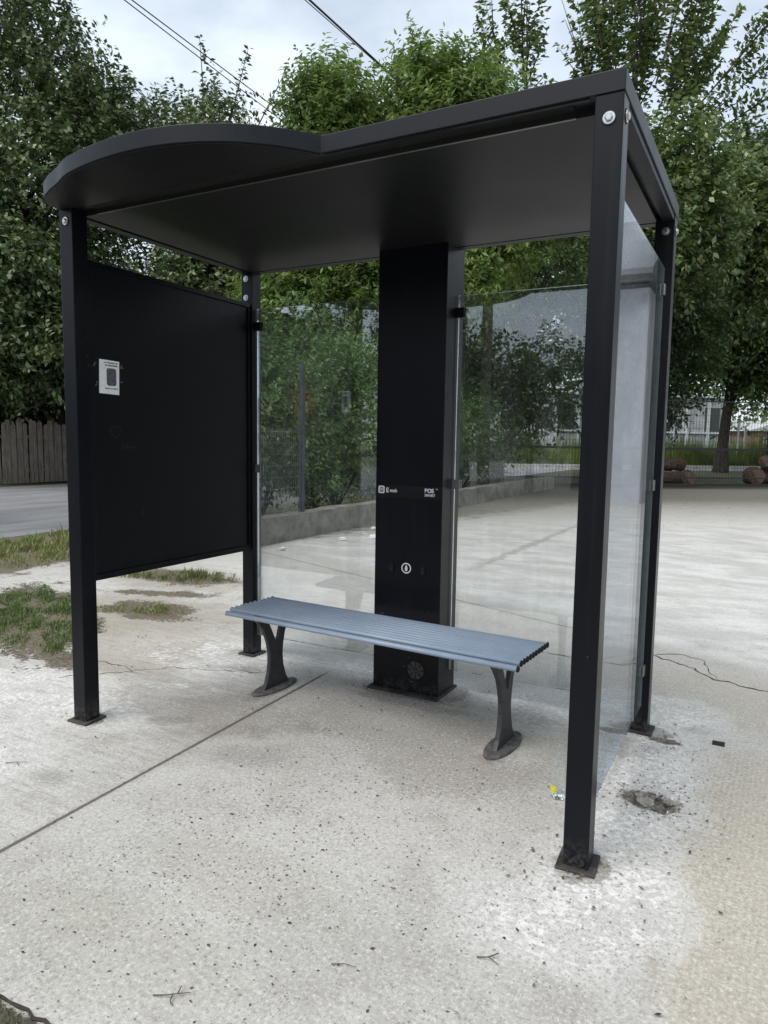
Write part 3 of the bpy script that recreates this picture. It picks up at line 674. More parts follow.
# ---------------------------------------------------------------- grass
def grass(name, regions, mat, label):
    Cs = []; As = []; Bs = []
    for (cx_, cy_, rx, ry, rot, n, h, wdt) in regions:
        a = rs.uniform(0, 6.28, n); q = np.sqrt(rs.rand(n))*(1+.28*np.sin(a*3+cx_*7)+.2*np.sin(a*7+cy_*5)+.12*np.sin(a*13))
        lx = rx*q*np.cos(a); ly = ry*q*np.sin(a)
        x_ = cx_+lx*math.cos(rot)-ly*math.sin(rot); y_ = cy_+lx*math.sin(rot)+ly*math.cos(rot)
        hh = h*rs.uniform(.35, 1.15, n)*(1-.5*q**3); t = rs.uniform(0, 6.28, n); le = rs.uniform(.1, .9, n)*hh
        Av = np.stack([np.cos(t)*le, np.sin(t)*le, hh], 1)/2
        t2 = t+1.57+rs.uniform(-.6, .6, n); ww = wdt*rs.uniform(.6, 1.3, n)
        Bv = np.stack([np.cos(t2)*ww, np.sin(t2)*ww, 0*t2], 1)/2
        nzv = np.sin(x_*9+1.3*np.sin(y_*7))+np.sin(y_*13+1.7*np.sin(x_*6))+.8*np.sin(x_*31+y_*23)+.9*rs.normal(size=n)
        kp = nzv > (-.9 if n == 15000 and h < .1 else -2.5 if n == 5500 else -.1); sc2 = np.clip(.55+.3*nzv, .3, 1.5)[:, None]; Av = Av*sc2
        Cs.append((np.stack([x_, y_, 0*x_], 1)+Av)[kp]); As.append(Av[kp]); Bs.append(Bv[kp])
    o = np_quads(name, np.concatenate(Cs), np.concatenate(As), np.concatenate(Bs), mat)
    tag(o, label, 'grass', kind='stuff'); return o
MG1 = leaf_mat('green_weeds', [(0.056, 0.106, 0.027), (0.094, 0.150, 0.037), (0.075, 0.112, 0.044), (0.200, 0.213, 0.088)], .3)
MG2 = leaf_mat('straw_grass', [(0.101, 0.147, 0.040), (0.173, 0.192, 0.068), (0.263, 0.248, 0.124), (0.091, 0.158, 0.033)], .3)
grass('grass', [(-2.0, 1.22, 1.1, .38, R(-32), 15000, .038, .008), (-1.0, .72, .25, .12, 0, 500, .03, .008)], MG1, 'low green weeds growing on the soil patch left of the shelter')
grass('dry_grass', [(-1.45, 1.75, .36, .2, R(10), 1900, .04, .007), (-2.1, 2.85, .6, .28, R(20), 3200, .07, .008), (-4.7, 4.5, 1.0, 1.6, R(-5), 11000, .15, .012), (-4.9, 4.9, .8, .6, 0, 2200, .42, .014), (-4.8, 3.0, 1.1, 1.1, R(20), 11000, .09, .012), (-3.4, 5.3, .5, 1.0, 0, 3000, .16, .012)], MG2, 'straw coloured and green grass tufts between the yard and the road')
grass('corner_grass', [(1.2, -1.35, .42, .135, 0, 5500, .028, .005)], MG1, 'short dark green grass in the bottom left corner beyond the edging')
def fence_line(t): return Vector((0.0, 20.9, 0))+Vector((2.9, 2.3, 0)).normalized()*t
fd = Vector((2.9, 2.3, 0)).normalized(); fn = Vector((-fd.y, fd.x, 0)); fa = math.atan2(fd.y, fd.x)

# ---------------------------------------------------------------- kerb wall, posts and fences
bm = bmesh.new(); rnd = random.Random(2); ys = np.arange(4.3, 19, .35); L_ = []
for y_ in ys:
    o_ = rnd.uniform(-.012, .012); t_ = .345+rnd.uniform(-.012, .012)
    L_.append([bm.verts.new(q) for q in ((-2.70+o_, y_, -.02), (-2.705+o_, y_, t_), (-2.93, y_, t_+.006), (-2.95, y_, -.02))])
for a, b in zip(L_[:-1], L_[1:]):
    for i in range(3): bm.faces.new([a[i], a[i+1], b[i+1], b[i]])
bm.faces.new(L_[0]); bm.faces.new(L_[-1])
o = build('kerb_wall', bm, M_KERB); tag(o, 'low grey concrete kerb wall below the hedge behind the left glass', 'wall')
fp = empty('wire_fence', (-2.82, 5.9, .34)); tag(fp, 'dark steel post with low wire mesh set on the concrete kerb wall', 'fence')
bm = bmesh.new(); box(bm, -.03, .03, -.03, .03, 0, 2.02); build('post', bm, simple('grey_post', (.045, .055, .065), .5, 0, .3, 12), fp, bevel=.003)
bm = bmesh.new()
for k in range(30):
    y_ = -1.5+k*.05; box(bm, -.0015, .0015, y_, y_+.003, .01, 1.15)
for k in range(8): box(bm, -.002, .0015, -1.5, -.035, .05+k*.15, .0535+k*.15)
build('wire_mesh', bm, simple('galvanised_wire', (.25, .27, .26), .5, .3), fp)

mf = empty('mesh_fence', tuple(fence_line(0)), fa); tag(mf, 'dark wire mesh fence across the far side of the yard', 'fence')
t0, t1 = -5.34, 14.34; npst = 5
for k in range(npst):
    xx = t0+(t1-t0)*k/(npst-1)
    bm = bmesh.new(); box(bm, xx-.03, xx+.03, -.03, .03, 0, 2.75); build('post', bm, M_FWIRE, mf)
bm = bmesh.new()
for z_, r_ in ((2.68, .016), (1.22, .034), (.12, .040), (.34, .020)): box(bm, t0, t1, -r_, r_, z_-r_, z_+r_)
build('rail', bm, M_FWIRE, mf)
bm = bmesh.new()
for xx in np.arange(t0, t1, .10): box(bm, xx, xx+.007, -.0035, .0035, .1, 2.68)
for z_ in np.arange(.25, 2.6, .2): box(bm, t0, t1, .004, .010, z_, z_+.007)
build('wire_mesh', bm, M_FWIRE, mf)

# raised verge behind the far fence with a pale kerb
MZ = Matrix.Translation(fence_line(0)) @ Matrix.Rotation(fa, 4, 'Z')
bm = bmesh.new(); box(bm, -18, 50, 14.2, 60, -.05, .20, MZ); o = build('verge', bm, simple('verge_soil', (.09, .08, .05), .95, 0, .3, 3, .3)); tag(o, kind='structure')
bm = bmesh.new(); box(bm, -12, 45, 13.9, 14.2, -.02, .26, MZ); o = build('pale_kerb', bm, M_KERBW); tag(o, 'pale concrete kerb behind the far mesh fence', 'kerb')
n = 34000; lx = rs.uniform(-8, 32, n); ly = 14.6+rs.gamma(1.6, 2.0, n)
hh = rs.uniform(.5, 1.75, n)*(.8+.3*np.sin(lx*1.3)); t = rs.uniform(0, 6.28, n); le = hh*rs.uniform(0, .35, n)
A = np.stack([np.cos(t)*le, np.sin(t)*le, hh], 1)/2; ww = rs.uniform(.02, .05, n); B = np.stack([np.cos(t+1.4)*ww, np.sin(t+1.4)*ww, 0*t], 1)/2
C = np.stack([fence_line(0).x+lx*fd.x+ly*fn.x, fence_line(0).y+lx*fd.y+ly*fn.y, .20+0*lx], 1)+A
o = np_quads('tall_grass', C, A, B, leaf_mat('tall_green_grass', [(.09, .16, .03), (.14, .20, .04), (.20, .22, .07)], .35)); tag(o, 'tall bright green grass behind the far mesh fence', 'grass', kind='stuff')

# picket fence beyond the road
pf = empty('picket_fence', (-14.75, 0, 0)); tag(pf, 'weathered wooden picket fence beyond the road at the left', 'fence')
M_WOOD = None
def wood_mat(name, a, b):
    g = G(name); n_ = g.noise(6, 6, .7, g.mapping((8, 8, .6))); geo = g.n('ShaderNodeNewGeometry')
    c = g.mix(g.step(n_, .35, .65), a, b); c = g.mix(1, c, g.mix(geo.outputs['Random Per Island'], (.65, .65, .65), (1.25, 1.22, 1.2)), 'MULTIPLY')
    return g.done(g.bsdf(c, .9, 0, n_, .5, .01, .2))
M_WOOD = wood_mat('weathered_wood', (.115, .098, .082), (.25, .22, .19)); M_WDARK = wood_mat('dark_wood', (.016, .014, .012), (.04, .035, .03))
rnd = random.Random(3); k = 0; yy = 5.6; cnt = 0
while yy < 19.5:
    bm = bmesh.new(); w0 = rnd.uniform(.10, .155); h0 = 1.68+rnd.uniform(-.10, .07); ln_ = rnd.uniform(-.03, .03)
    a = [(yy, .05), (yy+w0, .05), (yy+w0+ln_, h0-.02), (yy+w0*.75+ln_, h0+rnd.uniform(0, .04)), (yy+w0*.3+ln_, h0+rnd.uniform(0, .04)), (yy+ln_, h0-.03)]
    prism(bm, a, -.012+rnd.uniform(-.01, .01), .014, Matrix(((0, 0, 1, 0), (1, 0, 0, 0), (0, 1, 0, 0), (0, 0, 0, 1))))
    build('picket', bm, M_WOOD, pf); yy += w0+rnd.uniform(.012, .045); cnt += 1
bm = bmesh.new(); box(bm, -.06, -.02, 5.6, 19.5, .35, .43); box(bm, -.06, -.02, 5.6, 19.5, 1.25, 1.33); build('rail', bm, M_WOOD, pf)

# dark shed behind the picket fence
sdh = empty('wooden_shed', (-19.5, 13, 0)); tag(sdh, 'dark open wooden shed behind the picket fence', 'shed')
bm = bmesh.new(); box(bm, -2.5, -2.3, -7, 7, 0, 3.0); box(bm, -2.3, 2, 6.8, 7, 0, 3.0); box(bm, -2.3, 2, -7, -6.8, 0, 3.0)
build('wall', bm, M_WDARK, sdh)
for k in range(8):
    bm = bmesh.new(); y_ = -6.6+k*1.85; box(bm, 1.9, 2.06, y_, y_+.16, 0, 2.9)
    build('post', bm, M_WDARK, sdh)
for k in range(3):
    bm = bmesh.new(); y_ = -3.2+k*3.7; box(bm, 1.92, 2.0, -.06, .06, 0, 2.1, Matrix.Translation((0, y_, .9)) @ Matrix.Rotation(R(28), 4, 'X')); build('brace', bm, M_WDARK, sdh)
bm = bmesh.new(); prism(bm, [(-2.8, 3.5), (2.6, 2.85), (2.6, 2.95), (-2.8, 3.62)], -7.3, 7.3, Matrix(((1, 0, 0, 0), (0, 0, 1, 0), (0, 1, 0, 0), (0, 0, 0, 1))))
build('roof', bm, M_WDARK, sdh)

# pale building and posts beyond the far fence
def P2(lx, ly, z=0): q = fence_line(0)+fd*lx+fn*ly; return (q.x, q.y, z)
gh = empty('greenhouse', P2(13.4, 24, .2), fa); tag(gh, 'pale greenhouse of glazed panels seen beyond the mesh fence left of the lime tree trunk', 'greenhouse')
M_PALE = simple('pale_panel', (.40, .42, .43), .6, 0, .25, 2); M_PALE2 = simple('pale_frame', (.62, .65, .66), .6, 0, .1, 3); M_BRWN = simple('pinkish_render', (.42, .28, .22), .8, 0, .2, 2)
bm = bmesh.new(); box(bm, -6.5, 6, 0, 7, 0, 4.3); build('wall', bm, M_PALE, gh)
for k in range(9):
    bm = bmesh.new(); xx = -6.5+k*1.56; box(bm, xx-.07, xx+.07, -.16, -.01, 0, 4.3); build('frame_post', bm, M_PALE2, gh)
bm = bmesh.new(); box(bm, -6.5, 6, -.12, -.02, 1.9, 2.0); box(bm, -6.5, 6, -.2, -.02, 4.3, 4.42); build('frame_rail', bm, M_PALE2, gh)
for k, (lx, h_) in enumerate([(-6.3, 2.2), (-3.0, 1.6), (.6, 2.4), (4.2, 2.0)]):
    bm = bmesh.new(); box(bm, lx, lx+1.1, -.03, .02, 2.05, 2.05+h_*.8); build('dark_pane', bm, simple('dark_glass', (.06, .07, .07), .3), gh)
hs = empty('small_house', P2(27.2, 30, .2), fa); tag(hs, 'small pinkish house with a pale roof beyond the greenhouse at far right', 'house')
bm = bmesh.new(); box(bm, -1.6, 4, 0, 6, 0, 2.3); build('wall', bm, M_BRWN, hs)
bm = bmesh.new(); prism(bm, [(-2.0, 2.3), (4.4, 2.3), (1.2, 3.2)], -.4, 6.4, Matrix(((1, 0, 0, 0), (0, 0, 1, 0), (0, 1, 0, 0), (0, 0, 0, 1)))); build('roof', bm, M_PALE2, hs)
for lx in (-.4, 2.0):
    bm = bmesh.new(); box(bm, lx, lx+.8, -.05, -.01, .8, 1.8); build('window', bm, M_PALE2, hs)
wl = [(10.4, 16, 2.7, 'leftmost tall white post in the grass behind the far fence'), (14.3, 16, 2.4, 'white post in the grass right of the far tree trunk'), (15.1, 16.5, 2.2, 'short white post second to the right of the far tree trunk')]
for lx, ly, h_, lb in wl:
    bm = bmesh.new(); tube(bm, [(0, 0, 0), (0, 0, h_)], .06, 10); o = build('white_post', bm, M_PALE2); o.location = P2(lx, ly, .26); tag(o, lb, 'post', 'white posts behind the far fence')

# log piles near the fence
def log_mat():
    g = G('reddish_log'); n_ = g.noise(14, 5, .7); c = g.mix(g.step(n_, .35, .65), (.045, .028, .022), (.12, .075, .06)); return g.done(g.bsdf(c, .9, 0, n_, .6, .02, .2))
M_LOG = log_mat(); M_CUT = simple('cut_wood', (.16, .115, .09), .9, 0, .2, 12)
logs = [(1.0, 1.3, .22, .24, 1.4, 'thick reddish log nearest the mesh fence in the left pile'), (1.75, 1.5, .24, .27, .9, 'short stout log at the right end of the left pile'), (.4, 1.7, .22, .22, 1.5, 'long log at the left end of the left pile'),
        (1.1, 1.5, .66, .20, 1.3, 'pale ended log topmost of the left pile'), (.5, 1.45, .64, .17, 1.1, 'thin log lying across the left end of the left pile'),
        (4.9, 2.3, .28, .30, 1.0, 'stout reddish log at the left end of the right pile'), (5.9, 2.4, .28, .29, 1.4, 'long reddish log in the right pile'), (5.5, 2.35, .80, .24, 1.2, 'pale ended log topmost of the right pile')]
for i, (lx, ly, z_, r_, ln_, lb) in enumerate(logs):
    t = empty('log', P2(lx, ly, z_+.02), fa+R([12, 70, -5, 20, -14, 65, 10, 40][i])); tag(t, lb, 'log', 'logs by the far fence')
    bm = bmesh.new(); rnd = random.Random(i)
    tube(bm, [(-ln_/2+ln_*q/12, .02*math.sin(q), .015*math.cos(q*1.3)) for q in range(13)], [r_*rnd.uniform(.82, 1.06) for _ in range(13)], 14)
    for v_ in bm.verts: v_.co.y *= 1+rnd.uniform(-.09, .09); v_.co.z *= 1+rnd.uniform(-.09, .09)
    build('bark', bm, M_LOG, t)
    bm = bmesh.new(); tube(bm, [(ln_/2+.002, .01, 0), (ln_/2+.01, .01, 0)], r_*.86, 12); build('cut_end', bm, M_CUT, t); bm = bmesh.new(); tube(bm, [(-ln_/2-.01, 0, 0), (-ln_/2-.002, 0, 0)], r_*.86, 12); build('cut_end', bm, M_CUT, t)

# house at the right, seen reflected in the side glass
hr = empty('white_house', (4.42, 14.5, 0)); tag(hr, 'white rendered house with grey tiled roof, mirrored in the side glass', 'house')
M_WALL = simple('white_render', (.50, .51, .54), .85, 0, .08, 2, .1)
bm = bmesh.new(); box(bm, 0, 9, 0, 7, 0, 4.75); build('wall', bm, M_WALL, hr)
g = G('grey_tiles'); wv = g.n('ShaderNodeTexWave', bands_direction='X'); wv.inputs['Scale'].default_value = 1.6; wv.inputs['Distortion'].default_value = .8
M_TILE = g.done(g.bsdf(g.mix(wv.outputs[1], (.16, .17, .18), (.30, .31, .33)), .8, 0, wv.outputs[1], .6, .04))
bm = bmesh.new(); prism(bm, [(-.75, 4.9), (-.75, 5.02), (3.5, 7.2), (7.75, 5.02), (7.75, 4.9)], -.15, 9.5, Matrix(((0, 0, 1, 0), (1, 0, 0, 0), (0, 1, 0, 0), (0, 0, 0, 1)))); build('roof', bm, M_TILE, hr)
for xx_, z_ in ((1.6, 1.2), (4.4, 1.2), (4.4, 3.0)):
    bm = bmesh.new(); box(bm, xx_, xx_+1.0, -.04, .01, z_, z_+1.1); wn = build('window', bm, M_PALE, hr)
    bm = bmesh.new(); box(bm, xx_+.46, xx_+.54, -.07, -.045, z_, z_+1.1); box(bm, xx_-.05, xx_+1.05, -.12, -.045, z_-.06, z_-.004); build('frame', bm, M_PALE2, wn)

# ---------------------------------------------------------------- trees
def bark_mat(name, a, b):
    g = G(name); n_ = g.noise(5, 6, .7, g.mapping((3, 3, .8))); return g.done(g.bsdf(g.mix(g.step(n_, .35, .65), a, b), .95, 0, n_, .8, .03, .2))
M_BARK = bark_mat('dark_bark', (.025, .021, .017), (.075, .064, .052)); M_BARK2 = bark_mat('grey_bark', (.07, .065, .055), (.16, .15, .13))
def rot_to(d, seed): return d
def tree(name, loc, H_, trunk_r, env, label, mat, seed, n_lobes=16, n_sh=1500, shoot=.9, nl=12, leaf=.12, asp=.45, upb=.5, droop=.25, fill=.5, lob_r=.34, bark=None, group=None, extra=(), bushy=False, stems=True, lean=(0, 0), cat='tree', longs=()):
    """env: list of (cx,cy,cz,rx,ry,rz) relative to the base"""
    rn = np.random.RandomState(seed); rr = random.Random(seed); bark = bark or M_BARK
    root = empty(name, loc); tag(root, label, cat, group)
    lobes = []
    for k in range(n_lobes):
        e = env[k % len(env)] if k < len(env) else env[rr.randrange(len(env))]
        d_ = rn.normal(size=3); d_ /= np.linalg.norm(d_); q = rr.uniform(.25, .82)
        c = np.array(e[:3])+d_*np.array(e[3:])*q; s = rr.uniform(.7, 1.25)*lob_r
        lobes.append((c, np.array(e[3:])*s))
    lobes += [(np.array(e[:3]), np.array(e[3:])*fill) for e in env]
    for e in extra: lobes.append((np.array(e[:3]), np.array(e[3:])))
    wt = np.array([np.prod(l[1])**(2/3) for l in lobes]); wt /= wt.sum()
    pick = rn.choice(len(lobes), n_sh, p=wt)
    Cc = np.array([lobes[i][0] for i in pick]); Rr = np.array([lobes[i][1] for i in pick])
    d_ = rn.normal(size=(n_sh, 3)); d_ /= np.linalg.norm(d_, axis=1)[:, None]
    q = (.35+.65*rn.rand(n_sh)**.5)[:, None]
    S = Cc+d_*Rr*q; S[:, 2] = np.maximum(S[:, 2], .05)
    sd_ = d_*.8+np.array([0, 0, upb])+rn.normal(size=(n_sh, 3))*.35; sd_ /= np.linalg.norm(sd_, axis=1)[:, None]
    Ls = shoot*rn.uniform(.5, 1.2, n_sh)
    tt = (np.arange(nl)+.6)/nl
    Q = S[:, None, :]+sd_[:, None, :]*(Ls[:, None]*tt[None, :])[..., None]
    Q[..., 2] -= droop*(tt[None, :]**2)*Ls[:, None]
    nL = n_sh*nl; Q = Q.reshape(-1, 3); dirs = np.repeat(sd_, nl, 0); Qs = Q
    for (a0, a1) in longs:                      # long leafy upright shoots
        a0 = np.array(a0, float); a1 = np.array(a1, float); Lg = np.linalg.norm(a1-a0); k = int(Lg*42)
        f = np.linspace(0.02, 1, k)[:, None]; bow = np.array([rn.normal()*.25, rn.normal()*.25, 0])
        q_ = a0+(a1-a0)*f+bow*np.sin(f*3.1)+rn.normal(size=(k, 3))*.16*(1.15-f)
        Q = np.concatenate([Q, q_]); dirs = np.concatenate([dirs, np.repeat(((a1-a0)/Lg)[None], k, 0)]); nL += k
    side = np.cross(dirs, rn.normal(size=(nL, 3))); side /= np.linalg.norm(side, axis=1)[:, None]+1e-9
    ld = dirs*.45+side*.9+np.array([0, 0, -.35]); ld /= np.linalg.norm(ld, axis=1)[:, None]
    nrm = rn.normal(size=(nL, 3))*.55+np.array([0, 0, 1.0]); wv_ = np.cross(ld, nrm); wv_ /= np.linalg.norm(wv_, axis=1)[:, None]+1e-9
    nn = np.cross(wv_, ld)
    ls = leaf*rn.uniform(.6, 1.25, nL)[:, None]
    o = np_quads('crown', Q+ld*ls*.5, ld*ls*.5, wv_*ls*.5*asp, mat, root, bend=nn*ls*.08)
    # trunk and limbs
    bm = bmesh.new(); top = np.mean([e[:3] for e in env], 0)
    if not bushy:
        nseg = 7; tp = []
        hx = top[0]+lean[0]; hy = top[1]+lean[1]
        for k in range(nseg+1):
            f = k/nseg; tp.append((hx*f**1.5+rr.uniform(-.05, .05)*f, hy*f**1.5+rr.uniform(-.05, .05)*f, top[2]*1.15*f))
        tube(bm, tp, [trunk_r*(1.35 if k == 0 else 1.0-.72*k/nseg) for k in range(nseg+1)], 12)
        src = [Vector(q_) for q_ in tp[2:]]
    else: src = [Vector((rr.uniform(-.1, .1), rr.uniform(-.1, .1), 0))]
    for c, r_ in lobes:
        c = Vector(c); s0 = min(src, key=lambda v_: (v_-c).length+abs(v_.z-c.z*.55)*.8)
        md = s0.lerp(c, .5)+Vector((rr.uniform(-.2, .2), rr.uniform(-.2, .2), rr.uniform(0, .3)))*(.3 if bushy else 1)
        tube(bm, [s0, md, c, c+(c-md)*.6], [trunk_r*.36, trunk_r*.22, trunk_r*.13, trunk_r*.05], 6)
    if stems:
        sel = rn.choice(n_sh, min(n_sh, 900), replace=False)
        for i in sel:
            a = Vector(S[i]); b_ = Vector(Qs.reshape(n_sh, nl, 3)[i, -1]); mdp = Vector(Qs.reshape(n_sh, nl, 3)[i, nl//2])
            tube(bm, [a, mdp, b_], [.009, .006, .003], 3, False)
    for (a0, a1) in longs: tube(bm, [a0, (Vector(a0)+Vector(a1))/2, a1], [.03, .018, .006], 4, False)
    build('trunk', bm, bark, root)
    return root

ML_DARK = leaf_mat('dark_green_leaf', [(0.048, 0.089, 0.027), (0.067, 0.119, 0.035), (0.097, 0.145, 0.048), (0.135, 0.177, 0.080)], .22, .45, .5)
ML_LEFT = leaf_mat('grey_green_leaf', [(0.055, 0.099, 0.033), (0.082, 0.132, 0.045), (0.126, 0.168, 0.068), (0.234, 0.270, 0.152)], .22, .42, .6)
ML_ASH = leaf_mat('yellow_green_leaf', [(0.102, 0.174, 0.042), (0.145, 0.226, 0.055), (0.198, 0.272, 0.080), (0.121, 0.185, 0.063)], .4, .45, .4)
ML_SHR = leaf_mat('shrub_leaf', [(0.081, 0.158, 0.049), (0.117, 0.208, 0.064), (0.170, 0.267, 0.091), (0.241, 0.316, 0.151)], .3, .45, .4)
ML_RGT = leaf_mat('plum_leaf', [(0.073, 0.126, 0.040), (0.104, 0.162, 0.050), (0.156, 0.217, 0.068), (0.250, 0.288, 0.143)], .28, .4, .55)

# left, beyond the road
tree('broadleaf_tree', (-16.6, 12.8, 0), 17, .32, [(.2, -.6, 9.0, 4.4, 4.2, 6.5), (.6, -1.2, 4.9, 4.6, 4.6, 3.2), (.5, -3.4, 4.2, 3.2, 3.0, 2.6)], 'tallest dark green tree at the far left behind the picket fence', ML_LEFT, 1, n_lobes=44, n_sh=11500, shoot=1.0, nl=15, leaf=.17, asp=.55, lob_r=.27, fill=.58, group='trees beyond the road')
tree('broadleaf_tree', (-12.9, 14.8, 0), 12, .24, [(.2, .4, 7.8, 2.7, 2.7, 3.7), (1.5, .9, 7.6, 2.0, 1.8, 2.9), (0, 0, 4.8, 3.2, 3.0, 2.4)], 'lower grey green tree with sparse top between the tallest left tree and the sky gap', ML_LEFT, 2, n_lobes=34, n_sh=6000, shoot=1.1, nl=14, leaf=.165, asp=.55, lob_r=.27, fill=.5, group='trees beyond the road',
     longs=[((1, .6, 9.5), (2.4, 1.2, 12.3)), ((.6, .4, 10), (1.2, .9, 13.0)), ((.2, .2, 10), (.1, 0, 13.2)), ((1.6, .8, 9), (3.6, 1.9, 11.0))])
tree('broadleaf_tree', (-15.6, 19.5, 0), 10, .22, [(0, 0, 5.0, 3.6, 3.6, 3.6)], 'round dark tree low behind the black side panel', ML_DARK, 3, n_lobes=16, n_sh=2400, shoot=1.1, nl=12, leaf=.20, asp=.55, group='trees beyond the road')
tree('broadleaf_tree', (-11.0, 19.5, 0), 8, .22, [(0, 0, 5.0, 3.2, 3.2, 3.6)], 'dense mid green tree seen between the side panel top and the shelter roof', ML_SHR, 13, n_lobes=16, n_sh=2600, shoot=1.0, nl=12, leaf=.18, asp=.5, group='trees beyond the road')
tree('young_ash', (-8.45, 3.25, 0), 6, .08, [(.0, -.2, 4.0, .75, 1.0, 1.7)], 'young yellow green tree at the extreme left edge', ML_ASH, 4, n_lobes=9, n_sh=190, shoot=.8, nl=11, leaf=.16, asp=.3, droop=.6, upb=.1, fill=.3)
# middle bright ash
tree('ash_tree', (-4.6, 13.2, 0), 11, .2, [(.3, .3, 6.9, 2.7, 2.3, 3.1), (-.8, -.3, 5.0, 3.1, 2.6, 2.2), (1.9, 1.0, 6.9, 2.1, 2.0, 2.4), (-1.75, -.95, 8.5, 1.7, 1.6, 1.9), (-2.2, -1.1, 6.6, 1.9, 1.8, 2.0), (-2.6, -1.2, 4.6, 2.4, 2.0, 1.8), (.6, .3, 8.6, 2.2, 2.0, 1.9)], 'bright yellow green ash tree rising behind the shelter roof', ML_ASH, 5, n_lobes=50, n_sh=12000, shoot=.75, nl=15, leaf=.16, asp=.36, upb=.7, droop=.15, lob_r=.27, fill=.62)
# upright shoots tree at upper right
lg_ = []
for (u_, v_) in [(478, 20), (498, -12), (512, 8), (548, 10), (560, -25), (578, -5), (596, -25), (612, -10), (630, -30), (648, -5), (664, -25), (690, -12), (706, 5), (722, 34), (742, 52), (757, 118), (640, 30), (585, 25), (675, 30), (570, 60), (700, 60), (735, 100)]:
    k_ = 30.2; bu, bv = (610, 215) if u_ > 530 else (520, 200)
    def w_(u, v, dy=0): o_ = (u-597)/k_; return (o_*.88-dy*.475, o_*.475+dy*.88, 1.36+(444-v)/k_)
    dy_ = math.sin(u_*1.7)*1.2
    lg_.append((w_(bu+(u_-bu)*.38, bv+(v_-bv)*.38, dy_*.4), w_(u_, v_, dy_)))
lg2 = []
rnd = random.Random(12)
for a0, a1 in lg_:
    a0 = Vector(a0); a1 = Vector(a1); lg2.append((a0, a1))
    for k in range(4):
        f = rnd.uniform(.02, .65); b0 = a0.lerp(a1, f); L_ = (a1-a0).length
        lg2.append((b0, b0+(a1-a0)*rnd.uniform(.25, .45)+Vector((rnd.uniform(-1, 1), rnd.uniform(-1, 1), rnd.uniform(-.3, .5)))*L_*.13))
tree('plum_tree', (-1.95, 20.9, 0), 17, .26, [(.5, .3, 8.6, 2.7, 2.4, 3.3), (2.0, 1.1, 7.6, 2.2, 2.0, 2.9), (-1.9, -1.0, 9.6, 1.6, 1.5, 2.6)], 'tall tree with long upright leafy shoots behind the right half of the shelter', ML_RGT, 6, n_lobes=34, n_sh=3800, shoot=1.2, nl=13, leaf=.215, asp=.52, upb=.9, droop=.1, lob_r=.28, fill=.55, longs=lg2)
# broad tree with visible trunk behind the mesh fence
tree('lime_tree', (.77, 36.8, 0), 18, .30, [(.2, 0, 9.9, 4.8, 4.4, 6.2), (2.6, .9, 7.8, 3.4, 3.0, 5.0), (1.8, -.5, 6.0, 3.2, 2.6, 3.0), (-1.8, -.6, 9.0, 3.2, 3.0, 4.6)], 'broad dark tree with bare trunk behind the mesh fence at the right', ML_DARK, 7, n_lobes=44, n_sh=10500, shoot=1.4, nl=13, leaf=.27, asp=.55, lob_r=.27, fill=.66, stems=False)
tree('walnut_tree', (2.9, 28.2, 0), 12, .16, [(-.2, 0, 9.0, 2.5, 2.2, 3.8)], 'mid green large leaved tree at the right edge above the mesh fence', ML_RGT, 8, n_lobes=20, n_sh=1900, shoot=1.3, nl=13, leaf=.25, asp=.5, lob_r=.3, fill=.5, stems=False)
# dark trees behind the right glass
tree('evergreen_tree', (-4.4, 18.4, 0), 9, .2, [(0, 0, 5.0, 3.0, 2.6, 4.2)], 'dark dense tree behind the kerb wall, farthest along it', ML_DARK, 9, n_lobes=20, n_sh=3800, shoot=.9, nl=13, leaf=.17, asp=.45)
tree('evergreen_tree', (-2.2, 25.5, 0), 9, .22, [(0, 0, 5.4, 3.6, 3.0, 4.6)], 'dark dense tree beyond the mesh fence left of the greenhouse', ML_DARK, 10, n_lobes=20, n_sh=3600, shoot=1.0, nl=13, leaf=.20, asp=.45)
tree('evergreen_tree', (-8.2, 19.5, 0), 9, .22, [(0, 0, 4.8, 3.4, 3.0, 4.4)], 'dark tree deep behind the hedge, left of the ash tree', ML_SHR, 11, n_lobes=18, n_sh=3400, shoot=1.0, nl=13, leaf=.18, asp=.45)
# shrubs behind the kerb wall
sl = ['rounded green shrub at the near end of the kerb wall', 'tall leafy shrub behind the dark steel post', 'dense shrub just right of the dark steel post', 'tall shrub partly behind the black column', 'shrub behind the kerb wall seen at the right of the column', 'last shrub along the kerb wall before the dark trees', 'low front shrub spilling over the kerb wall near its post']
for i, (x_, y_, h_, r_) in enumerate([(-4.2, 5.1, 2.5, 1.15), (-4.3, 6.9, 3.4, 1.35), (-4.1, 8.7, 3.2, 1.25), (-4.2, 10.8, 3.5, 1.35), (-4.1, 13.0, 3.0, 1.3), (-4.2, 15.2, 3.2, 1.3), (-3.65, 7.4, 1.5, .62)]):
    tree('shrub', (x_, y_, 0), h_, .06, [(0, 0, h_*.5, r_, r_*1.0, h_*.5)], sl[i], ML_SHR, 30+i, n_lobes=16, n_sh=int(1500*(r_/1.3)**2*h_/3), shoot=.5, nl=14, leaf=.085, asp=.42, upb=.7, droop=.1, lob_r=.33, fill=.75, bushy=True, group='shrubs behind the kerb wall', stems=False, cat='shrub')
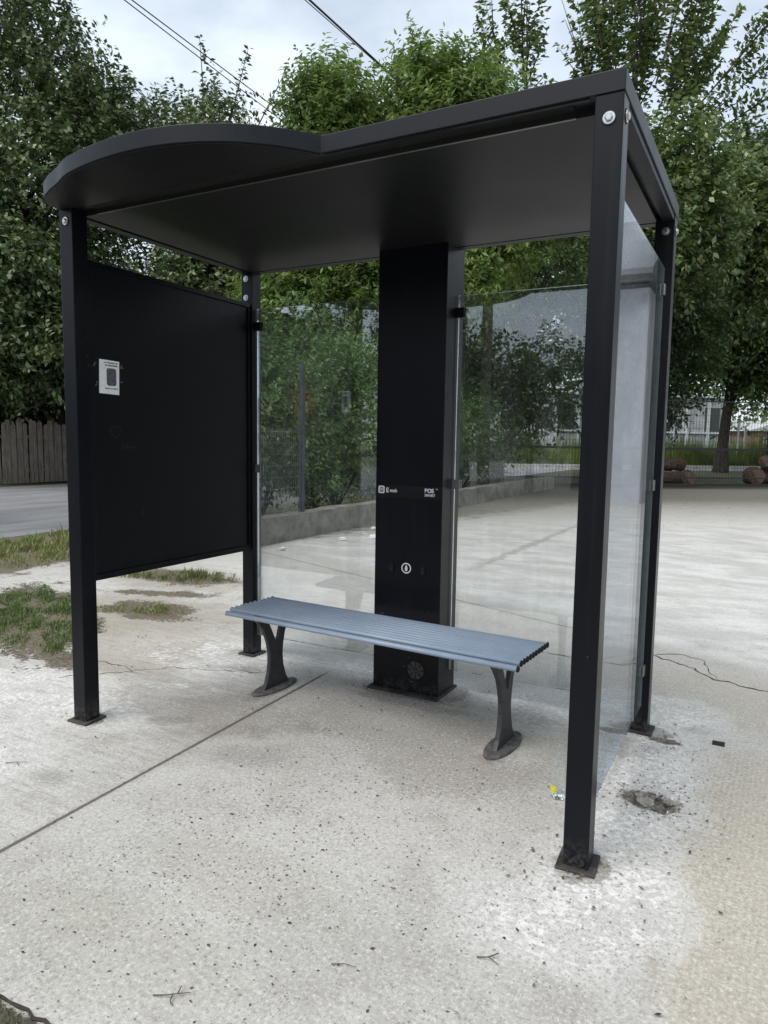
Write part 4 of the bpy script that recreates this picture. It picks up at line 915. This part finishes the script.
# orange cluster added in the shrubs, stands in for a patch mirrored in the glass
n = 260; C = np.stack([rs.normal(-3.35, .06, n), rs.normal(6.72, .13, n), 1.9+rs.normal(0, .17, n)], 1); t = rs.normal(size=(n, 3)); t /= np.linalg.norm(t, axis=1)[:, None]
u_ = np.cross(t, rs.normal(size=(n, 3))); u_ /= np.linalg.norm(u_, axis=1)[:, None]
db = empty('orange_cluster', (-3.35, 6.72, 0)); tag(db, 'added orange brown leaf cluster right of the steel post, standing in for a reflected patch', 'leaf cluster')
o = np_quads('orange_flecks', C-np.array([-3.35, 6.72, 0]), t*.035, u_*.014, leaf_mat('orange_patch_tone', [(.20, .12, .05), (.32, .20, .09)], .3), db)
bm = bmesh.new(); tube(bm, [(-.1, 0, .3), (-.02, .02, 1.2), (0, 0, 2.1)], [.014, .01, .004], 5); build('stem', bm, M_BARK, db)

# trees behind the viewer, visible as reflections in the rear glass
refl = [(-10.2, -11.2, 7.0), (-8.5, -12.6, 7.0), (-6.7, -13.3, 7.3), (-4.75, -14.2, 4.9), (-3.1, -14.9, 4.5), (-1.9, -15.4, 4.7), (-.4, -15.8, 4.4)]
rl = ['leftmost tree mirrored in the rear glass', 'second tree from the left mirrored in the left rear glass', 'tall tree mirrored at the right of the left rear glass', 'tree mirrored left of the pole in the right rear glass', 'tree mirrored just right of the pole in the rear glass', 'bushy tree mirrored in the middle of the right rear glass', 'tree mirrored at the right end of the right rear glass']
for i, (x_, y_, h_) in enumerate(refl):
    tree('roadside_tree', (x_, y_, 0), h_, .12, [(0, 0, h_*.6, 1.25, 1.15, h_*.40)], rl[i], ML_DARK, 60+i, n_lobes=12, n_sh=650, shoot=.5, nl=12, leaf=.14, asp=.5, group='roadside trees mirrored in the glass', stems=False)
pl = empty('utility_pole', (-3.85, -13.2, 0)); tag(pl, 'concrete utility pole mirrored in the right rear glass', 'pole')
bm = bmesh.new(); tube(bm, [(0, 0, 0), (0, 0, 9.5)], [.17, .10], 12); build('shaft', bm, M_KERB, pl, smooth=True)
bm = bmesh.new(); box(bm, -.9, .9, -.05, .05, 8.6, 8.7); build('crossarm', bm, M_KERB, pl)

# far woods behind everything
n = 170000; a = rs.uniform(0, 2*math.pi, n); rad = 62+rs.normal(0, 5, n); hz = 7.5+2*np.sin(a*9)+1.3*np.sin(a*23+1)
C = np.stack([rad*np.cos(a), rad*np.sin(a)+5, hz*rs.rand(n)**.75], 1); t = rs.normal(size=(n, 3)); t /= np.linalg.norm(t, axis=1)[:, None]
u_ = np.cross(t, rs.normal(size=(n, 3))); u_ /= np.linalg.norm(u_, axis=1)[:, None]; sz = rs.uniform(.12, .30, n)[:, None]
o = np_quads('far_woods', C, t*sz, u_*sz*.6, ML_DARK); tag(o, 'far belt of dark green woods closing the horizon', 'woods', kind='stuff')

# ---------------------------------------------------------------- overhead cables
def cable(a, b, ext, sag, r, label):
    a = Vector(a); b = Vector(b); d_ = b-a; A_ = a-d_*ext; B_ = b+d_*ext; n_ = 24; P_ = []
    for k in range(n_+1):
        f = k/n_; q = A_.lerp(B_, f); q.z -= sag*4*(f-f*f); P_.append(q)
    bm = bmesh.new(); tube(bm, P_, r, 6); o = build('power_cable', bm, M_WIRE); tag(o, label, 'cable', 'overhead power cables')
cable((-7.97, 8.23, 9.55), (-8.31, 14.43, 9.58), 3, .25, .011, 'upper of the pair of thin cables crossing the sky at the left')
cable((-8.04, 8.16, 9.50), (-8.48, 14.34, 9.50), 3, .25, .010, 'lower of the pair of thin cables crossing the sky at the left')
cable((-5.67, 10.18, 9.95), (-5.62, 12.58, 9.97), 8, .0, .021, 'thick dark cable running into the ash tree at the top of the sky')
cable((-5.76, 10.14, 9.96), (-5.78, 12.51, 10.08), 8, .0, .009, 'thin cable just left of the thick dark cable')
